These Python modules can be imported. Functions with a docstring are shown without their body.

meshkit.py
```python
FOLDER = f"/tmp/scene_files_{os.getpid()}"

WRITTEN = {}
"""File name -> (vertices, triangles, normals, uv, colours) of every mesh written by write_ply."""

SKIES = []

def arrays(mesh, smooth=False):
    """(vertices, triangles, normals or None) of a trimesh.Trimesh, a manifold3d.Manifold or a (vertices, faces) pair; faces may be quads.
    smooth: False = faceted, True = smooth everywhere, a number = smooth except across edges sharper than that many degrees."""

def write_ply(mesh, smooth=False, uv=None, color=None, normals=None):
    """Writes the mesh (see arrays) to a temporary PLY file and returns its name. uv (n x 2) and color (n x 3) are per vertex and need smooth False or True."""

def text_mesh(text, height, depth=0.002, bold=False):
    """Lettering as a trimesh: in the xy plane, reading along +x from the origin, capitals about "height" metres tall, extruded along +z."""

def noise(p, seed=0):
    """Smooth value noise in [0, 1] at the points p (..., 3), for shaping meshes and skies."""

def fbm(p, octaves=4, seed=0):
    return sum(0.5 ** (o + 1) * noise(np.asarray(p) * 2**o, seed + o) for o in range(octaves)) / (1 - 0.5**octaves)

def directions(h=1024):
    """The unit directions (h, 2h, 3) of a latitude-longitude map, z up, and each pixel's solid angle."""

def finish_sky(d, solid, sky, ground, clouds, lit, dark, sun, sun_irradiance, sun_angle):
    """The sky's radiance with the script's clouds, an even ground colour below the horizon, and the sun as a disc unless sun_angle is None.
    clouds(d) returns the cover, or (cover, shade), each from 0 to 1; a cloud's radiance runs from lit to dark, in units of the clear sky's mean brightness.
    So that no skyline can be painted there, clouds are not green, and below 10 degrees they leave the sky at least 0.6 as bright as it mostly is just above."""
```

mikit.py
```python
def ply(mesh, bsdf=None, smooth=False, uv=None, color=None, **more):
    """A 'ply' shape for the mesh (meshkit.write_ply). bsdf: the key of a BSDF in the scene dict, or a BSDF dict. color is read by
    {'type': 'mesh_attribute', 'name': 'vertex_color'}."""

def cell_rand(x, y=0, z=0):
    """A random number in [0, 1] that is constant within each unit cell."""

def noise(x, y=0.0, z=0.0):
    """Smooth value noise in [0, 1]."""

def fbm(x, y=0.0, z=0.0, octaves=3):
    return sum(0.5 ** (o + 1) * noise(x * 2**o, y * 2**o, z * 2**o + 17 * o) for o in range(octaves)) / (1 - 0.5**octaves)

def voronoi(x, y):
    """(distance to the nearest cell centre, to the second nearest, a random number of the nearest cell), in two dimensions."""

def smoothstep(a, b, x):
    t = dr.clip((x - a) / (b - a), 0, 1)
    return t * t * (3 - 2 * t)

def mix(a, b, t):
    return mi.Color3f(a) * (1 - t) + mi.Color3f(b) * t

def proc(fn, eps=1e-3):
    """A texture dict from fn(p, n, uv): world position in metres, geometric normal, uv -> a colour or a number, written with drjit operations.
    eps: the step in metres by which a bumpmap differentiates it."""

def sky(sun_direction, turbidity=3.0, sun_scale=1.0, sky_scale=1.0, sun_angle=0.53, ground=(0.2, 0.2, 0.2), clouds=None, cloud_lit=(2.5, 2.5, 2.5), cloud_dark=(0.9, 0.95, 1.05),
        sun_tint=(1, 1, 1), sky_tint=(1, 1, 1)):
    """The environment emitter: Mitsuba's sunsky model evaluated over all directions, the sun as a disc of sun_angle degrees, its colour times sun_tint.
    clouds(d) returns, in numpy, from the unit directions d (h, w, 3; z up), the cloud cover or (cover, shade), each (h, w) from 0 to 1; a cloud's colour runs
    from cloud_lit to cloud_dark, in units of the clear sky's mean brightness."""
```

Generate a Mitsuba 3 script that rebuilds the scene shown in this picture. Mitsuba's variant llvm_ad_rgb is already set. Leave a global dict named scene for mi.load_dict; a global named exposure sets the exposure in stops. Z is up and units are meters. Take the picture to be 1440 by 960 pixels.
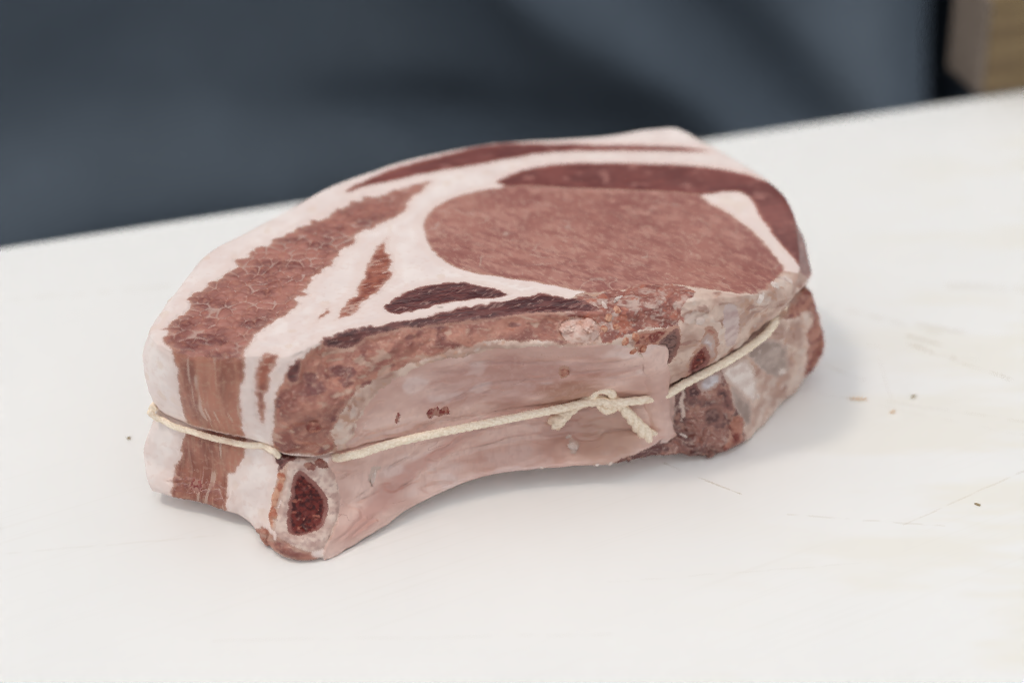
import math, random
import numpy as np
import drjit as dr
import mitsuba as mi
import trimesh, shapely, manifold3d
from scipy.interpolate import PchipInterpolator
from scipy.spatial import Delaunay, cKDTree
from scipy.ndimage import gaussian_filter1d, maximum_filter1d
from scipy.sparse import coo_matrix
import mikit, meshkit
from mikit import proc, noise, fbm, voronoi, smoothstep, mix

T = mi.ScalarTransform4f
scene, labels = {}, {}
MM = 0.001

# ------------------------------------------------------------------ camera, light, exposure
CAM = np.array([0, -0.588 * math.cos(math.radians(30)), 0.588 * math.sin(math.radians(30))])
scene['camera'] = {'type': 'thinlens', 'fov': 24.0, 'fov_axis': 'x',
                   'to_world': T().look_at(CAM.tolist(), [0, 0, 0], [0, 0, 1]),
                   'aperture_radius': 0.0064, 'focus_distance': 0.521, 'near_clip': 0.02, 'far_clip': 50.0}
# an overcast sky, brighter overhead than at the horizon, with a weak veiled sun high on the left
scene['sky'] = mikit.sky([-0.55, -0.12, 1.15], turbidity=3, sun_scale=0.10, sun_angle=9, ground=(0.12, 0.12, 0.12),
                         clouds=lambda d: (1.0, 1.0 - (1.0 + 2.0 * d[..., 2]) / 3.0), cloud_lit=(2.45, 2.47, 2.48), cloud_dark=(0.15, 0.15, 0.16),
                         sun_tint=(0.95, 0.98, 1.05))
exposure = 2.25

# ------------------------------------------------------------------ entries and labels
def number(key):
    if key not in scene and key not in labels:
        return key
    k = 1
    while f'{key}_{k:03d}' in scene or f'{key}_{k:03d}' in labels:
        k += 1
    return f'{key}_{k:03d}'

def thing(name, label, category, group=None, kind=None):
    key = number(name)
    labels[key] = {'label': label, 'category': category}
    if group: labels[key]['group'] = group
    if kind: labels[key]['kind'] = kind
    return key

def part(parent, name, mesh, bsdf, smooth=True, uv=None, label=None):
    key = number(parent + '__' + name)
    scene[key] = mikit.ply(mesh, bsdf, smooth=smooth, uv=uv)
    if label: labels[key] = {'label': label}
    return key

def scaled(m):
    return trimesh.Trimesh(np.asarray(m.vertices) * MM, m.faces, process=False)

# ------------------------------------------------------------------ materials (p comes in metres; q is in millimetres)
def two(b): return {'type': 'twosided', 'bsdf': b}

def meat(key, fn, rough=0.38, spec=0.5, bump=None, scale=2e-5, coat=0.4):
    b = {'type': 'principled', 'base_color': proc(fn), 'roughness': rough, 'specular': spec, 'clearcoat': coat, 'clearcoat_gloss': 0.96}
    if bump is not None:
        b = {'type': 'bumpmap', 'arbitrary': proc(bump, eps=6e-5), 'scale': scale, 'bsdf': b}
    scene[key] = two(b)

FAT = (0.74, 0.625, 0.595)

def streak(p, ang, long, short, seed=0.0):
    """noise drawn out along a direction in the plan (long and short in mm)"""
    c, s = math.cos(ang), math.sin(ang)
    x, y = p.x * 1000, p.y * 1000
    a, b = x * c + y * s, y * c - x * s
    return fbm(a / long + seed, b / short, p.z * 1000 / short, 3)

def border(uv, width, wob=0.0):
    return smoothstep(0.0, 0.62 * width, uv.x + wob)

def rim(p, c, uv, tan, width=0.8, ragged=1.0, fatty=None):
    """a muscle's own edge: towards fat (uv.y = 1) fat fibres run a ragged way into it, then a tan line, then the muscle"""
    a = fbm(*q3(p, 1.5, 41.0), 3)
    t = uv.x - ragged * 1.3 * dr.maximum(a - 0.42, 0) - 0.05
    f = uv.y if fatty is None else fatty
    e = mix(tan, (0.74, 0.60, 0.56), f * (1 - smoothstep(0.0, 0.8 * width, t)))  # wide soft blend also puts light scattered below the surface into the colour
    return mix(e, c, smoothstep(0.10 * width, 1.7 * width, t) * f + (1 - f) * (0.5 + 0.5 * smoothstep(0.0, 0.5 * width, t)))

def q3(p, s, o=0.0):
    return p.x * 1000 / s + o, p.y * 1000 / s, p.z * 1000 / s + o

def fat_fn(p, n, uv):
    a = fbm(*q3(p, 9.0), 3)
    b = fbm(*q3(p, 1.1, 7.0), 3)
    c = mix((0.755, 0.645, 0.62), (0.825, 0.745, 0.72), smoothstep(0.25, 0.75, a))
    c = mix(c, (0.73, 0.60, 0.57), 0.6 * smoothstep(0.50, 0.72, fbm(*q3(p, 4.2, 15.0), 3)))
    c = mix(c, (0.70, 0.55, 0.51), 0.35 * smoothstep(0.56, 0.75, b))
    spot = smoothstep(0.72, 0.82, noise(*q3(p, 3.1, 3.0)))
    c = mix(c, (0.68, 0.50, 0.38), 0.3 * spot)
    return mix(c, (0.74, 0.60, 0.56), 0.55 * (1 - border(uv, 2.6, -1.6 * b)))  # stained fringe; its fade also stands in for light scattered under the surface

def softfat_fn(p, n, uv):
    a = fbm(*q3(p, 2.0), 3)
    c = mix((0.60, 0.48, 0.44), (0.74, 0.65, 0.61), smoothstep(0.3, 0.7, a))
    return mix((0.55, 0.42, 0.37), c, border(uv, 0.9, -0.5 * a))

def eye_fn(p, n, uv):
    big = fbm(*q3(p, 14.0), 3)
    mot = fbm(*q3(p, 2.6, 31.0), 3)
    fib = streak(p, 2.05, 1.5, 0.55)
    fib2 = streak(p, 2.55, 4.0, 0.8, 5.0)
    c = mix((0.283, 0.097, 0.081), (0.387, 0.161, 0.128), smoothstep(0.25, 0.75, big))
    c = mix(c, (0.452, 0.217, 0.176), 0.7 * smoothstep(0.42, 0.68, mot))
    c = mix(c, (0.243, 0.074, 0.062), 0.5 * smoothstep(0.50, 0.70, fib2))
    c = mix(c, (0.559, 0.358, 0.289), 0.32 * smoothstep(0.50, 0.72, fib))
    speck = smoothstep(0.66, 0.80, streak(p, 2.3, 0.8, 0.35, 11.0)) * smoothstep(0.40, 0.62, fbm(*q3(p, 6.0, 3.0), 2))
    c = mix(c, (0.571, 0.454, 0.383), 0.5 * speck)
    w = fbm(*q3(p, 9.0, 21.0), 3)
    vein = (1 - smoothstep(0.0, 0.012, dr.abs(w - 0.5))) * smoothstep(0.56, 0.70, fbm(*q3(p, 6.0, 2.0), 2))
    c = mix(c, (0.529, 0.411, 0.357), 0.45 * vein)
    return rim(p, c, uv, (0.513, 0.311, 0.248), 0.7, 0.6)

def cap_fn(p, n, uv):
    big = fbm(*q3(p, 10.0), 3)
    fib = streak(p, 0.1, 4.0, 0.7)
    c = mix((0.129, 0.028, 0.024), (0.209, 0.054, 0.045), smoothstep(0.25, 0.75, big))
    c = mix(c, (0.279, 0.086, 0.070), 0.5 * smoothstep(0.5, 0.72, fib))
    c = mix(c, (0.416, 0.189, 0.162), 0.55 * smoothstep(0.62, 0.76, fbm(*q3(p, 3.2, 9.0), 3)))
    return rim(p, c, uv, (0.427, 0.164, 0.126), 0.8, 0.8)

def belly_fn(p, n, uv):
    side = smoothstep(0.75, 0.45, dr.abs(n.z))
    big = fbm(*q3(p, 8.0), 2)
    mid = fbm(*q3(p, 2.8, 17.0), 2)
    g = fbm(*q3(p, 0.7), 2)
    lobe = mix((0.179, 0.049, 0.042), (0.392, 0.155, 0.122), smoothstep(0.28, 0.72, 0.4 * big + 0.6 * mid))
    lobe = mix(lobe, (0.427, 0.189, 0.132), 0.45 * smoothstep(0.5, 0.75, g))
    wide = 0.12 + 0.65 * smoothstep(0.40, 0.75, fbm(*q3(p, 4.0, 4.0), 2))
    net = smoothstep(wide, 0.0, uv.y + 0.30 * (g - 0.5))
    lobe = mix(lobe, (0.470, 0.250, 0.198), 0.35 * smoothstep(3.0, 0.6, uv.x + 3.4 * (mid - 0.5)))
    top = mix(lobe, (0.560, 0.410, 0.360), 0.6 * net)
    x, y, z = p.x * 1000, p.y * 1000, p.z * 1000
    warp = 0.7 * noise(x / 6, y / 6, z / 14)
    st = fbm((x - 0.35 * y) / 0.6 + warp + z * 0.02, z / 4.5, 1.0, 3)
    st2 = fbm((x - 0.35 * y) / 2.8 + warp, z / 12.0, 5.0, 3)
    wall = mix((0.218, 0.062, 0.041), (0.431, 0.174, 0.117), smoothstep(0.30, 0.68, 0.5 * st2 + 0.5 * fbm(x / 5 + 3, y / 5, z / 7, 3)))
    wall = mix(wall, (0.440, 0.245, 0.175), 0.40 * smoothstep(0.50, 0.76, st))
    wall = mix(wall, (0.600, 0.450, 0.380), 0.55 * smoothstep(0.70, 0.78, fbm((x - 0.35 * y) / 1.1 + 1.5 * warp, z / 9.0, 9.0, 2)))
    wall = mix(wall, (0.450, 0.270, 0.200), 0.35 * smoothstep(0.55, 0.72, g))
    c = mix(top, wall, side)
    return rim(p, c, uv, (0.451, 0.244, 0.189), 0.7, 0.5, 1.0)

def inner_fn(p, n, uv):
    g = fbm(*q3(p, 1.5), 3)
    c = mix((0.218, 0.053, 0.034), (0.357, 0.115, 0.072), smoothstep(0.3, 0.7, g))
    c = mix(c, (0.560, 0.380, 0.320), 0.7 * smoothstep(0.55, 0.70, streak(p, 0.4, 2.2, 0.7, 3.0)))
    return rim(p, c, uv, (0.490, 0.269, 0.213), 0.8, 1.2)

def dark_fn(p, n, uv):
    g = streak(p, 0.25, 3.4, 0.6)
    c = mix((0.062, 0.011, 0.012), (0.137, 0.034, 0.030), smoothstep(0.32, 0.68, g))
    c = mix(c, (0.353, 0.200, 0.174), 0.6 * smoothstep(0.60, 0.72, streak(p, 0.9, 2.2, 0.45, 8.0)))
    return rim(p, c, uv, (0.298, 0.120, 0.098), 0.7, 1.2)

def ribmeat_fn(p, n, uv):
    x, y, z = p.x * 1000, p.y * 1000, p.z * 1000
    wx = 3.0 * fbm(x / 6, y / 6, z / 6, 2)
    a = fbm(x / 5.5 + wx, y / 5.5, z / 5.0 + wx, 3)
    b = fbm(x / 2.0 + wx, y / 2.0, z / 1.6, 3)
    c = mix((0.207, 0.062, 0.048), (0.424, 0.183, 0.133), smoothstep(0.34, 0.62, a))
    c = mix(c, (0.286, 0.092, 0.069), 0.45 * smoothstep(0.45, 0.6, b))
    c = mix(c, (0.500, 0.340, 0.270), 0.7 * smoothstep(0.57, 0.72, fbm(x / 2.6 + 1.5 * wx + 9, y / 2.6, z / 1.5, 3)))
    c = mix(c, (0.119, 0.020, 0.024), 0.7 * smoothstep(0.60, 0.70, fbm(x / 5.0 + 13, y / 5.0, z / 4.0, 3)))
    fine = fbm(x / 0.5, y / 0.5, z / 0.5, 2)
    c = mix(c, (0.490, 0.302, 0.238), 0.30 * smoothstep(0.55, 0.75, fine))
    return rim(p, c, uv, (0.441, 0.252, 0.197), 0.6, 1.0)

def membrane_fn(p, n, uv):
    x, y, z = p.x * 1000, p.y * 1000, p.z * 1000
    a = fbm(x / 14, y / 14, z / 9, 4)
    b = fbm(x / 6, y / 6 + 3, z / 3.4, 4)
    c = mix((0.700, 0.497, 0.441), (0.525, 0.317, 0.270), smoothstep(0.35, 0.65, a))
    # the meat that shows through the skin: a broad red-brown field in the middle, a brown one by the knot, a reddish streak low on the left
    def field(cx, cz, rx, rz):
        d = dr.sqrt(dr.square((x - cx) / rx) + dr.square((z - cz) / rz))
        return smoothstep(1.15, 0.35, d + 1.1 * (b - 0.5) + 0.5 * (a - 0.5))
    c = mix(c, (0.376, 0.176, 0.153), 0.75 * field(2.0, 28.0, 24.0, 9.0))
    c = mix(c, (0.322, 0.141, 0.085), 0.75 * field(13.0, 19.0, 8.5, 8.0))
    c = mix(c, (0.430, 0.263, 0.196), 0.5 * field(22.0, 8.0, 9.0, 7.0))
    t = (x + 36) * 0.93 + (z - 3) * 0.36
    d = dr.abs((z - 3) * 0.93 - (x + 36) * 0.36 + 3.0 * (b - 0.5))
    c = mix(c, (0.455, 0.199, 0.165), 0.6 * smoothstep(2.6, 0.6, d) * smoothstep(-3.0, 4.0, t) * smoothstep(34.0, 22.0, t))
    c = mix(c, (0.717, 0.622, 0.613), 0.35 * smoothstep(0.55, 0.7, fbm(x / 7 + 9, y / 7, z / 5, 3)))
    w = fbm(x / 12 + 40 - z * 0.06, y / 9, z / 3.5, 3)
    line = (1 - smoothstep(0.0, 0.008, dr.abs(w - 0.52))) * smoothstep(0.5, 0.65, b)
    c = mix(c, (0.299, 0.106, 0.085), 0.45 * line)
    fine = fbm(x / 0.7, y / 2.0, z / 1.4, 2)
    return mix(c, (0.525, 0.341, 0.307), 0.25 * smoothstep(0.45, 0.7, fine))

def gristle_fn(p, n, uv):
    a = fbm(*q3(p, 1.6), 3)
    c = mix((0.60, 0.36, 0.30), (0.68, 0.50, 0.44), smoothstep(0.35, 0.65, a))
    c = mix(c, (0.44, 0.20, 0.13), 0.6 * smoothstep(0.60, 0.72, fbm(*q3(p, 1.8, 7.0), 3)))
    return c

def red_fn(p, n, uv):
    x, y, z = p.x * 1000, p.y * 1000, p.z * 1000
    w1, w2 = fbm(x / 4.0, y / 4.0, z / 4.0, 3), fbm(x / 4.0 + 20, y / 4.0, z / 4.0, 3)
    a = fbm(x / 3.4 + 2 * w1, y / 3.0 + 2 * w2, z / 2.4, 3)
    b = fbm(x / 3.6 + 5.0 * w1, y / 2.2 + 5.0 * w2, z / 1.8, 3)
    c = mix((0.217, 0.059, 0.044), (0.367, 0.137, 0.101), smoothstep(0.35, 0.65, a))
    c = mix(c, (0.560, 0.420, 0.370), 0.75 * smoothstep(0.46, 0.74, b + 0.25 * (streak(p, 0.1, 3.0, 0.5, 4.0) - 0.5)))
    c = mix(c, (0.433, 0.121, 0.064), 0.65 * smoothstep(0.58, 0.70, fbm(*q3(p, 2.2, 12.0), 3)))
    return mix(c, (0.600, 0.460, 0.400), 0.35 * smoothstep(0.58, 0.75, fbm(*q3(p, 0.6, 3.0), 2)))

def redbone_fn(p, n, uv):
    a = fbm(*q3(p, 1.8), 3)
    b = fbm(*q3(p, 0.6, 4.0), 2)
    c = mix((0.198, 0.038, 0.028), (0.412, 0.172, 0.123), smoothstep(0.36, 0.62, a))
    c = mix(c, (0.529, 0.286, 0.213), 0.5 * smoothstep(0.55, 0.72, b))
    return mix((0.431, 0.235, 0.180), c, border(uv, 0.4, -0.4 * noise(*q3(p, 0.6))))

def boneflesh_fn(p, n, uv):
    x, y, z = p.x * 1000, p.y * 1000, p.z * 1000
    w1, w2 = fbm(x / 4.5, y / 4.5, z / 4.5, 3), fbm(x / 4.5 + 20, y / 4.5, z / 4.5, 3)
    a = fbm(x / 3.0 + 3 * w1, y / 3.0, z / 3.0 + 3 * w2, 3)
    c = mix((0.105, 0.030, 0.027), (0.285, 0.118, 0.092), smoothstep(0.34, 0.64, a))
    b = fbm(x / 2.6 + 6 * w1 + 7, y / 2.6, z / 1.8 + 6 * w2, 3)
    c = mix(c, (0.54, 0.38, 0.33), 0.75 * (1 - smoothstep(0.0, 0.035, dr.abs(b - 0.5))))
    return mix(c, (0.42, 0.215, 0.165), 0.6 * smoothstep(0.56, 0.70, fbm(*q3(p, 1.6, 8.0), 3)))

def rawedge_fn(p, n, uv):
    a = fbm(*q3(p, 1.4), 3)
    c = mix((0.40, 0.125, 0.070), (0.60, 0.33, 0.225), smoothstep(0.34, 0.66, a))
    return mix((0.56, 0.38, 0.31), c, border(uv, 0.5, -0.3 * a))

def marrow_fn(p, n, uv):
    a = fbm(*q3(p, 0.7), 3)
    c = mix((0.050, 0.005, 0.006), (0.145, 0.018, 0.014), smoothstep(0.35, 0.6, a))
    c = mix(c, (0.40, 0.135, 0.095), 0.8 * smoothstep(0.63, 0.73, fbm(*q3(p, 1.0, 6.0), 2)))
    return mix((0.27, 0.11, 0.095), c, border(uv, 0.9, -0.6 * a))

def marrowgrey_fn(p, n, uv):
    a = fbm(*q3(p, 0.6), 3)
    c = mix((0.11, 0.045, 0.042), (0.235, 0.125, 0.11), smoothstep(0.35, 0.65, a))
    return mix((0.26, 0.12, 0.10), c, border(uv, 0.7, -0.5 * a))

def bonerim_fn(p, n, uv):
    a = fbm(*q3(p, 2.2), 3)
    c = mix((0.50, 0.34, 0.30), (0.66, 0.52, 0.46), smoothstep(0.35, 0.65, a))
    return mix(c, (0.36, 0.21, 0.19), 0.5 * smoothstep(0.56, 0.7, fbm(*q3(p, 1.0, 3.0), 3)))

def cartilage_fn(p, n, uv):
    a = fbm(*q3(p, 1.6), 3)
    c = mix((0.42, 0.36, 0.38), (0.60, 0.56, 0.59), smoothstep(0.3, 0.7, a))
    return mix((0.42, 0.28, 0.245), c, border(uv, 1.3, -0.6 * a))

def connective_fn(p, n, uv):
    x, y, z = p.x * 1000, p.y * 1000, p.z * 1000
    a = fbm(x / 5.5, y / 5.5, z / 5.5, 3)
    wx = 3 * fbm(x / 5 + 4, y / 5, z / 5, 2)
    b = fbm(x / 1.6 + wx, y / 1.6 + z / 2.5, z / 3.0, 3)
    c = mix((0.43, 0.265, 0.215), (0.62, 0.465, 0.395), smoothstep(0.30, 0.62, a))
    c = mix(c, (0.46, 0.245, 0.165), 0.6 * smoothstep(0.56, 0.72, b))
    c = mix(c, (0.27, 0.105, 0.08), 0.6 * smoothstep(0.62, 0.74, fbm(x / 4.0 + 8 + wx, y / 4.0, z / 3.0, 3)))
    return mix(c, (0.68, 0.59, 0.54), 0.45 * smoothstep(0.56, 0.70, fbm(x / 2.4 + 20, y / 2.4 + wx, z / 2.4, 3)))

def sinew_fn(p, n, uv):
    a = fbm(*q3(p, 2.2), 3)
    return mix((0.44, 0.30, 0.29), (0.56, 0.44, 0.42), smoothstep(0.3, 0.7, a))

def greycart_fn(p, n, uv):
    a = fbm(*q3(p, 3.0), 3)
    c = mix((0.30, 0.215, 0.19), (0.42, 0.325, 0.29), smoothstep(0.3, 0.7, a))
    c = mix(c, (0.55, 0.46, 0.42), 0.5 * smoothstep(0.64, 0.74, fbm(*q3(p, 1.3, 5.0), 3)))
    return mix((0.46, 0.34, 0.30), c, border(uv, 0.8, -0.4 * a))

def blood_fn(p, n, uv):
    a = fbm(*q3(p, 1.1), 2)
    c = mix((0.17, 0.014, 0.013), (0.30, 0.070, 0.055), smoothstep(0.3, 0.7, a))
    v = fbm(p.x * 1000 / 0.55, p.y * 1000 / 0.55, p.z * 1000 / 2.6, 2)
    c = mix((0.36, 0.175, 0.135), c, smoothstep(0.36, 0.58, v))
    return mix((0.33, 0.155, 0.12), c, border(uv, 0.8, -0.3 * a))

def grain(s):
    return lambda p, n, uv: fbm(p.x * 1000 / s, p.y * 1000 / s, p.z * 1000 / s, 3)

fine, wet = grain(0.5), grain(1.4)
meat('fat', fat_fn, 0.38, 0.45, wet, 3.0e-4, 0.2)
meat('softfat', softfat_fn, 0.36, 0.45, fine, 1.4e-4)
meat('eye', eye_fn, 0.24, 0.5, fine, 2.2e-4)
meat('cap', cap_fn, 0.24, 0.5, fine, 2.2e-4)
meat('belly', belly_fn, 0.24, 0.5, fine, 2.2e-4)
meat('inner', inner_fn, 0.24, 0.5, fine, 2.6e-4)
meat('dark', dark_fn, 0.24, 0.5, fine, 2.6e-4)
meat('ribmeat', ribmeat_fn, 0.24, 0.5, fine, 2.6e-4)
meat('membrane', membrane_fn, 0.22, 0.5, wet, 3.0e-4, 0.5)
meat('gristle', gristle_fn, 0.34, 0.5, fine, 1e-4)
meat('red', red_fn, 0.2, 0.5, fine, 2.6e-4)
meat('redbone', redbone_fn, 0.33, 0.35, fine, 2.4e-4, 0.4)
meat('boneflesh', boneflesh_fn, 0.24, 0.5, fine, 2.4e-4, 0.5)
meat('rawedge', rawedge_fn, 0.32, 0.5, fine, 1.6e-4)
meat('marrow', marrow_fn, 0.34, 0.3, fine, 1.6e-4, 0.05)
meat('marrowgrey', marrowgrey_fn, 0.36, 0.35, fine, 1.6e-4, 0.1)
meat('bonerim', bonerim_fn, 0.38, 0.4, fine, 0.6e-4)
meat('cartilage', cartilage_fn, 0.26, 0.5)
meat('connective', connective_fn, 0.34, 0.5, fine, 2.4e-4, 0.4)
meat('sinew', sinew_fn, 0.3, 0.35)
meat('greycart', greycart_fn, 0.26, 0.35)
meat('blood', blood_fn, 0.28, 0.5)

def twine_fn(p, n, uv):
    a = fbm(*q3(p, 0.4), 2)
    c = mix((0.82, 0.695, 0.545), (0.93, 0.835, 0.705), smoothstep(0.25, 0.7, a))
    return mix(c, (0.62, 0.42, 0.32), 0.45 * smoothstep(0.64, 0.8, fbm(*q3(p, 5.0, 2.0), 2)))
scene['cotton'] = two({'type': 'principled', 'base_color': proc(twine_fn), 'roughness': 0.85, 'specular': 0.2})

# control rings of the two chops (mm), from top to bottom
UPPER_RINGS = [[(-77.33,-66.8,41),(-72.57,-75.41,42),(-66.28,-78.64,42),(-58.82,-79.51,42),(-52.29,-78.64,42),(-47.45,-78.66,41.5),(-43.58,-76.88,42),(-39.43,-72.75,42),(-34.4,-69.76,42),(-28.5,-67.95,42),(-21.07,-66.12,42),(-12.09,-63.68,42),(-3.03,-62.45,42),(6.07,-61.21,42),(15.18,-60.9,42),(22.77,-60.9,42),(29.71,-58.73,42),(35.96,-56.22,42),(43.75,-54.33,42),(51.66,-51.83,41.5),(59.53,-43.74,39),(65.12,-32.69,35.5),(66.66,-20.08,37),(66.29,-10.91,40),(64.81,-1.88,41.2),(59.45,9.15,41.2),(53.88,18.16,41.2),(48.72,25.38,41.2),(43.94,32.35,41.2),(40.27,35.68,41.2),(32.6,34.01,41.2),(22.8,30.7,41.2),(10.49,28.64,41.2),(-1.22,27.01,41.2),(-12.15,23.76,41.2),(-19.51,20.15,41.2),(-26.28,16.57,41.2),(-33.56,11.08,41.2),(-41.64,4.16,41.2),(-47.83,-3.37,41.2),(-53.22,-10.73,41.2),(-60.53,-20.4,41.2),(-67.26,-28.76,41.2),(-69.85,-34.21,41.2),(-72.52,-45.16,41.2),(-75.59,-56.67,41.2)],
  [(-79.12,-64.77,33),(-73.84,-73.44,32),(-67.13,-77.56,31),(-59.38,-80.42,31),(-53.15,-80.42,31),(-49.29,-80.42,31),(-46.43,-82.99,30.5),(-41.4,-82.68,31),(-35.56,-81.23,31.5),(-30.69,-74.89,32),(-23.32,-70.92,34),(-12.82,-68.39,36),(-3.03,-65.9,37),(7.56,-66.25,36.5),(16.64,-66.25,36.5),(24.28,-64.09,37),(32.86,-60.16,36.5),(37.56,-59.09,35),(44.81,-54.44,35),(53.08,-48.13,35),(60.05,-41.19,34),(66.52,-28.95,32),(69.76,-14.7,28),(69.08,-4.23,30),(65.1,-1.82,31),(59.73,9.25,31),(54.14,18.3,31),(48.96,25.56,31),(44.16,32.56,31),(40.47,35.9,31),(32.78,34.25,31),(22.95,30.95,31),(10.59,28.92,31),(-1.19,27.31,31),(-12.21,24.06,31),(-19.62,20.43,31),(-26.44,16.82,31),(-33.78,11.29,31),(-41.9,4.3,31),(-48.12,-3.29,31),(-53.52,-10.7,31),(-60.83,-20.43,31),(-67.56,-28.82,31),(-70.14,-34.3,31),(-72.8,-45.28,31),(-75.85,-56.82,31)],
  [(-77.61,-66.33,22),(-73.18,-70.52,21),(-66.6,-74.82,21),(-58.8,-77.42,20.5),(-52.34,-79.16,20),(-50.18,-80.05,19.5),(-47.66,-81.77,19),(-41.98,-81.82,18.5),(-36.24,-77.98,18),(-30.37,-74.61,18),(-22.93,-70.97,17.5),(-12.38,-64.54,16),(-1.56,-58.81,15),(9.41,-56.34,15.5),(20.44,-54.37,16.5),(29.07,-54.2,17.5),(35.49,-51.68,18),(40.28,-49.89,19.5),(47.52,-46.66,22),(54.91,-42.03,25),(60.74,-37.63,28),(66.28,-26.84,29),(69.76,-11.7,21.5),(67.08,-1.23,20.5),(63.33,-2.15,20),(58.04,8.62,20),(52.58,17.42,20),(47.52,24.48,20),(42.87,31.3,20),(39.27,34.56,20),(31.68,32.82,20),(22.02,29.41,20),(9.99,27.23,20),(-1.36,25.51,20),(-11.88,22.29,20),(-18.94,18.76,20),(-25.44,15.33,20),(-32.45,10.07,20),(-40.31,3.46,20),(-46.38,-3.76,20),(-51.72,-10.86,20),(-59.04,-20.26,20),(-65.8,-28.44,20),(-68.42,-33.78,20),(-71.15,-44.55,20),(-74.3,-55.91,20)]]
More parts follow.
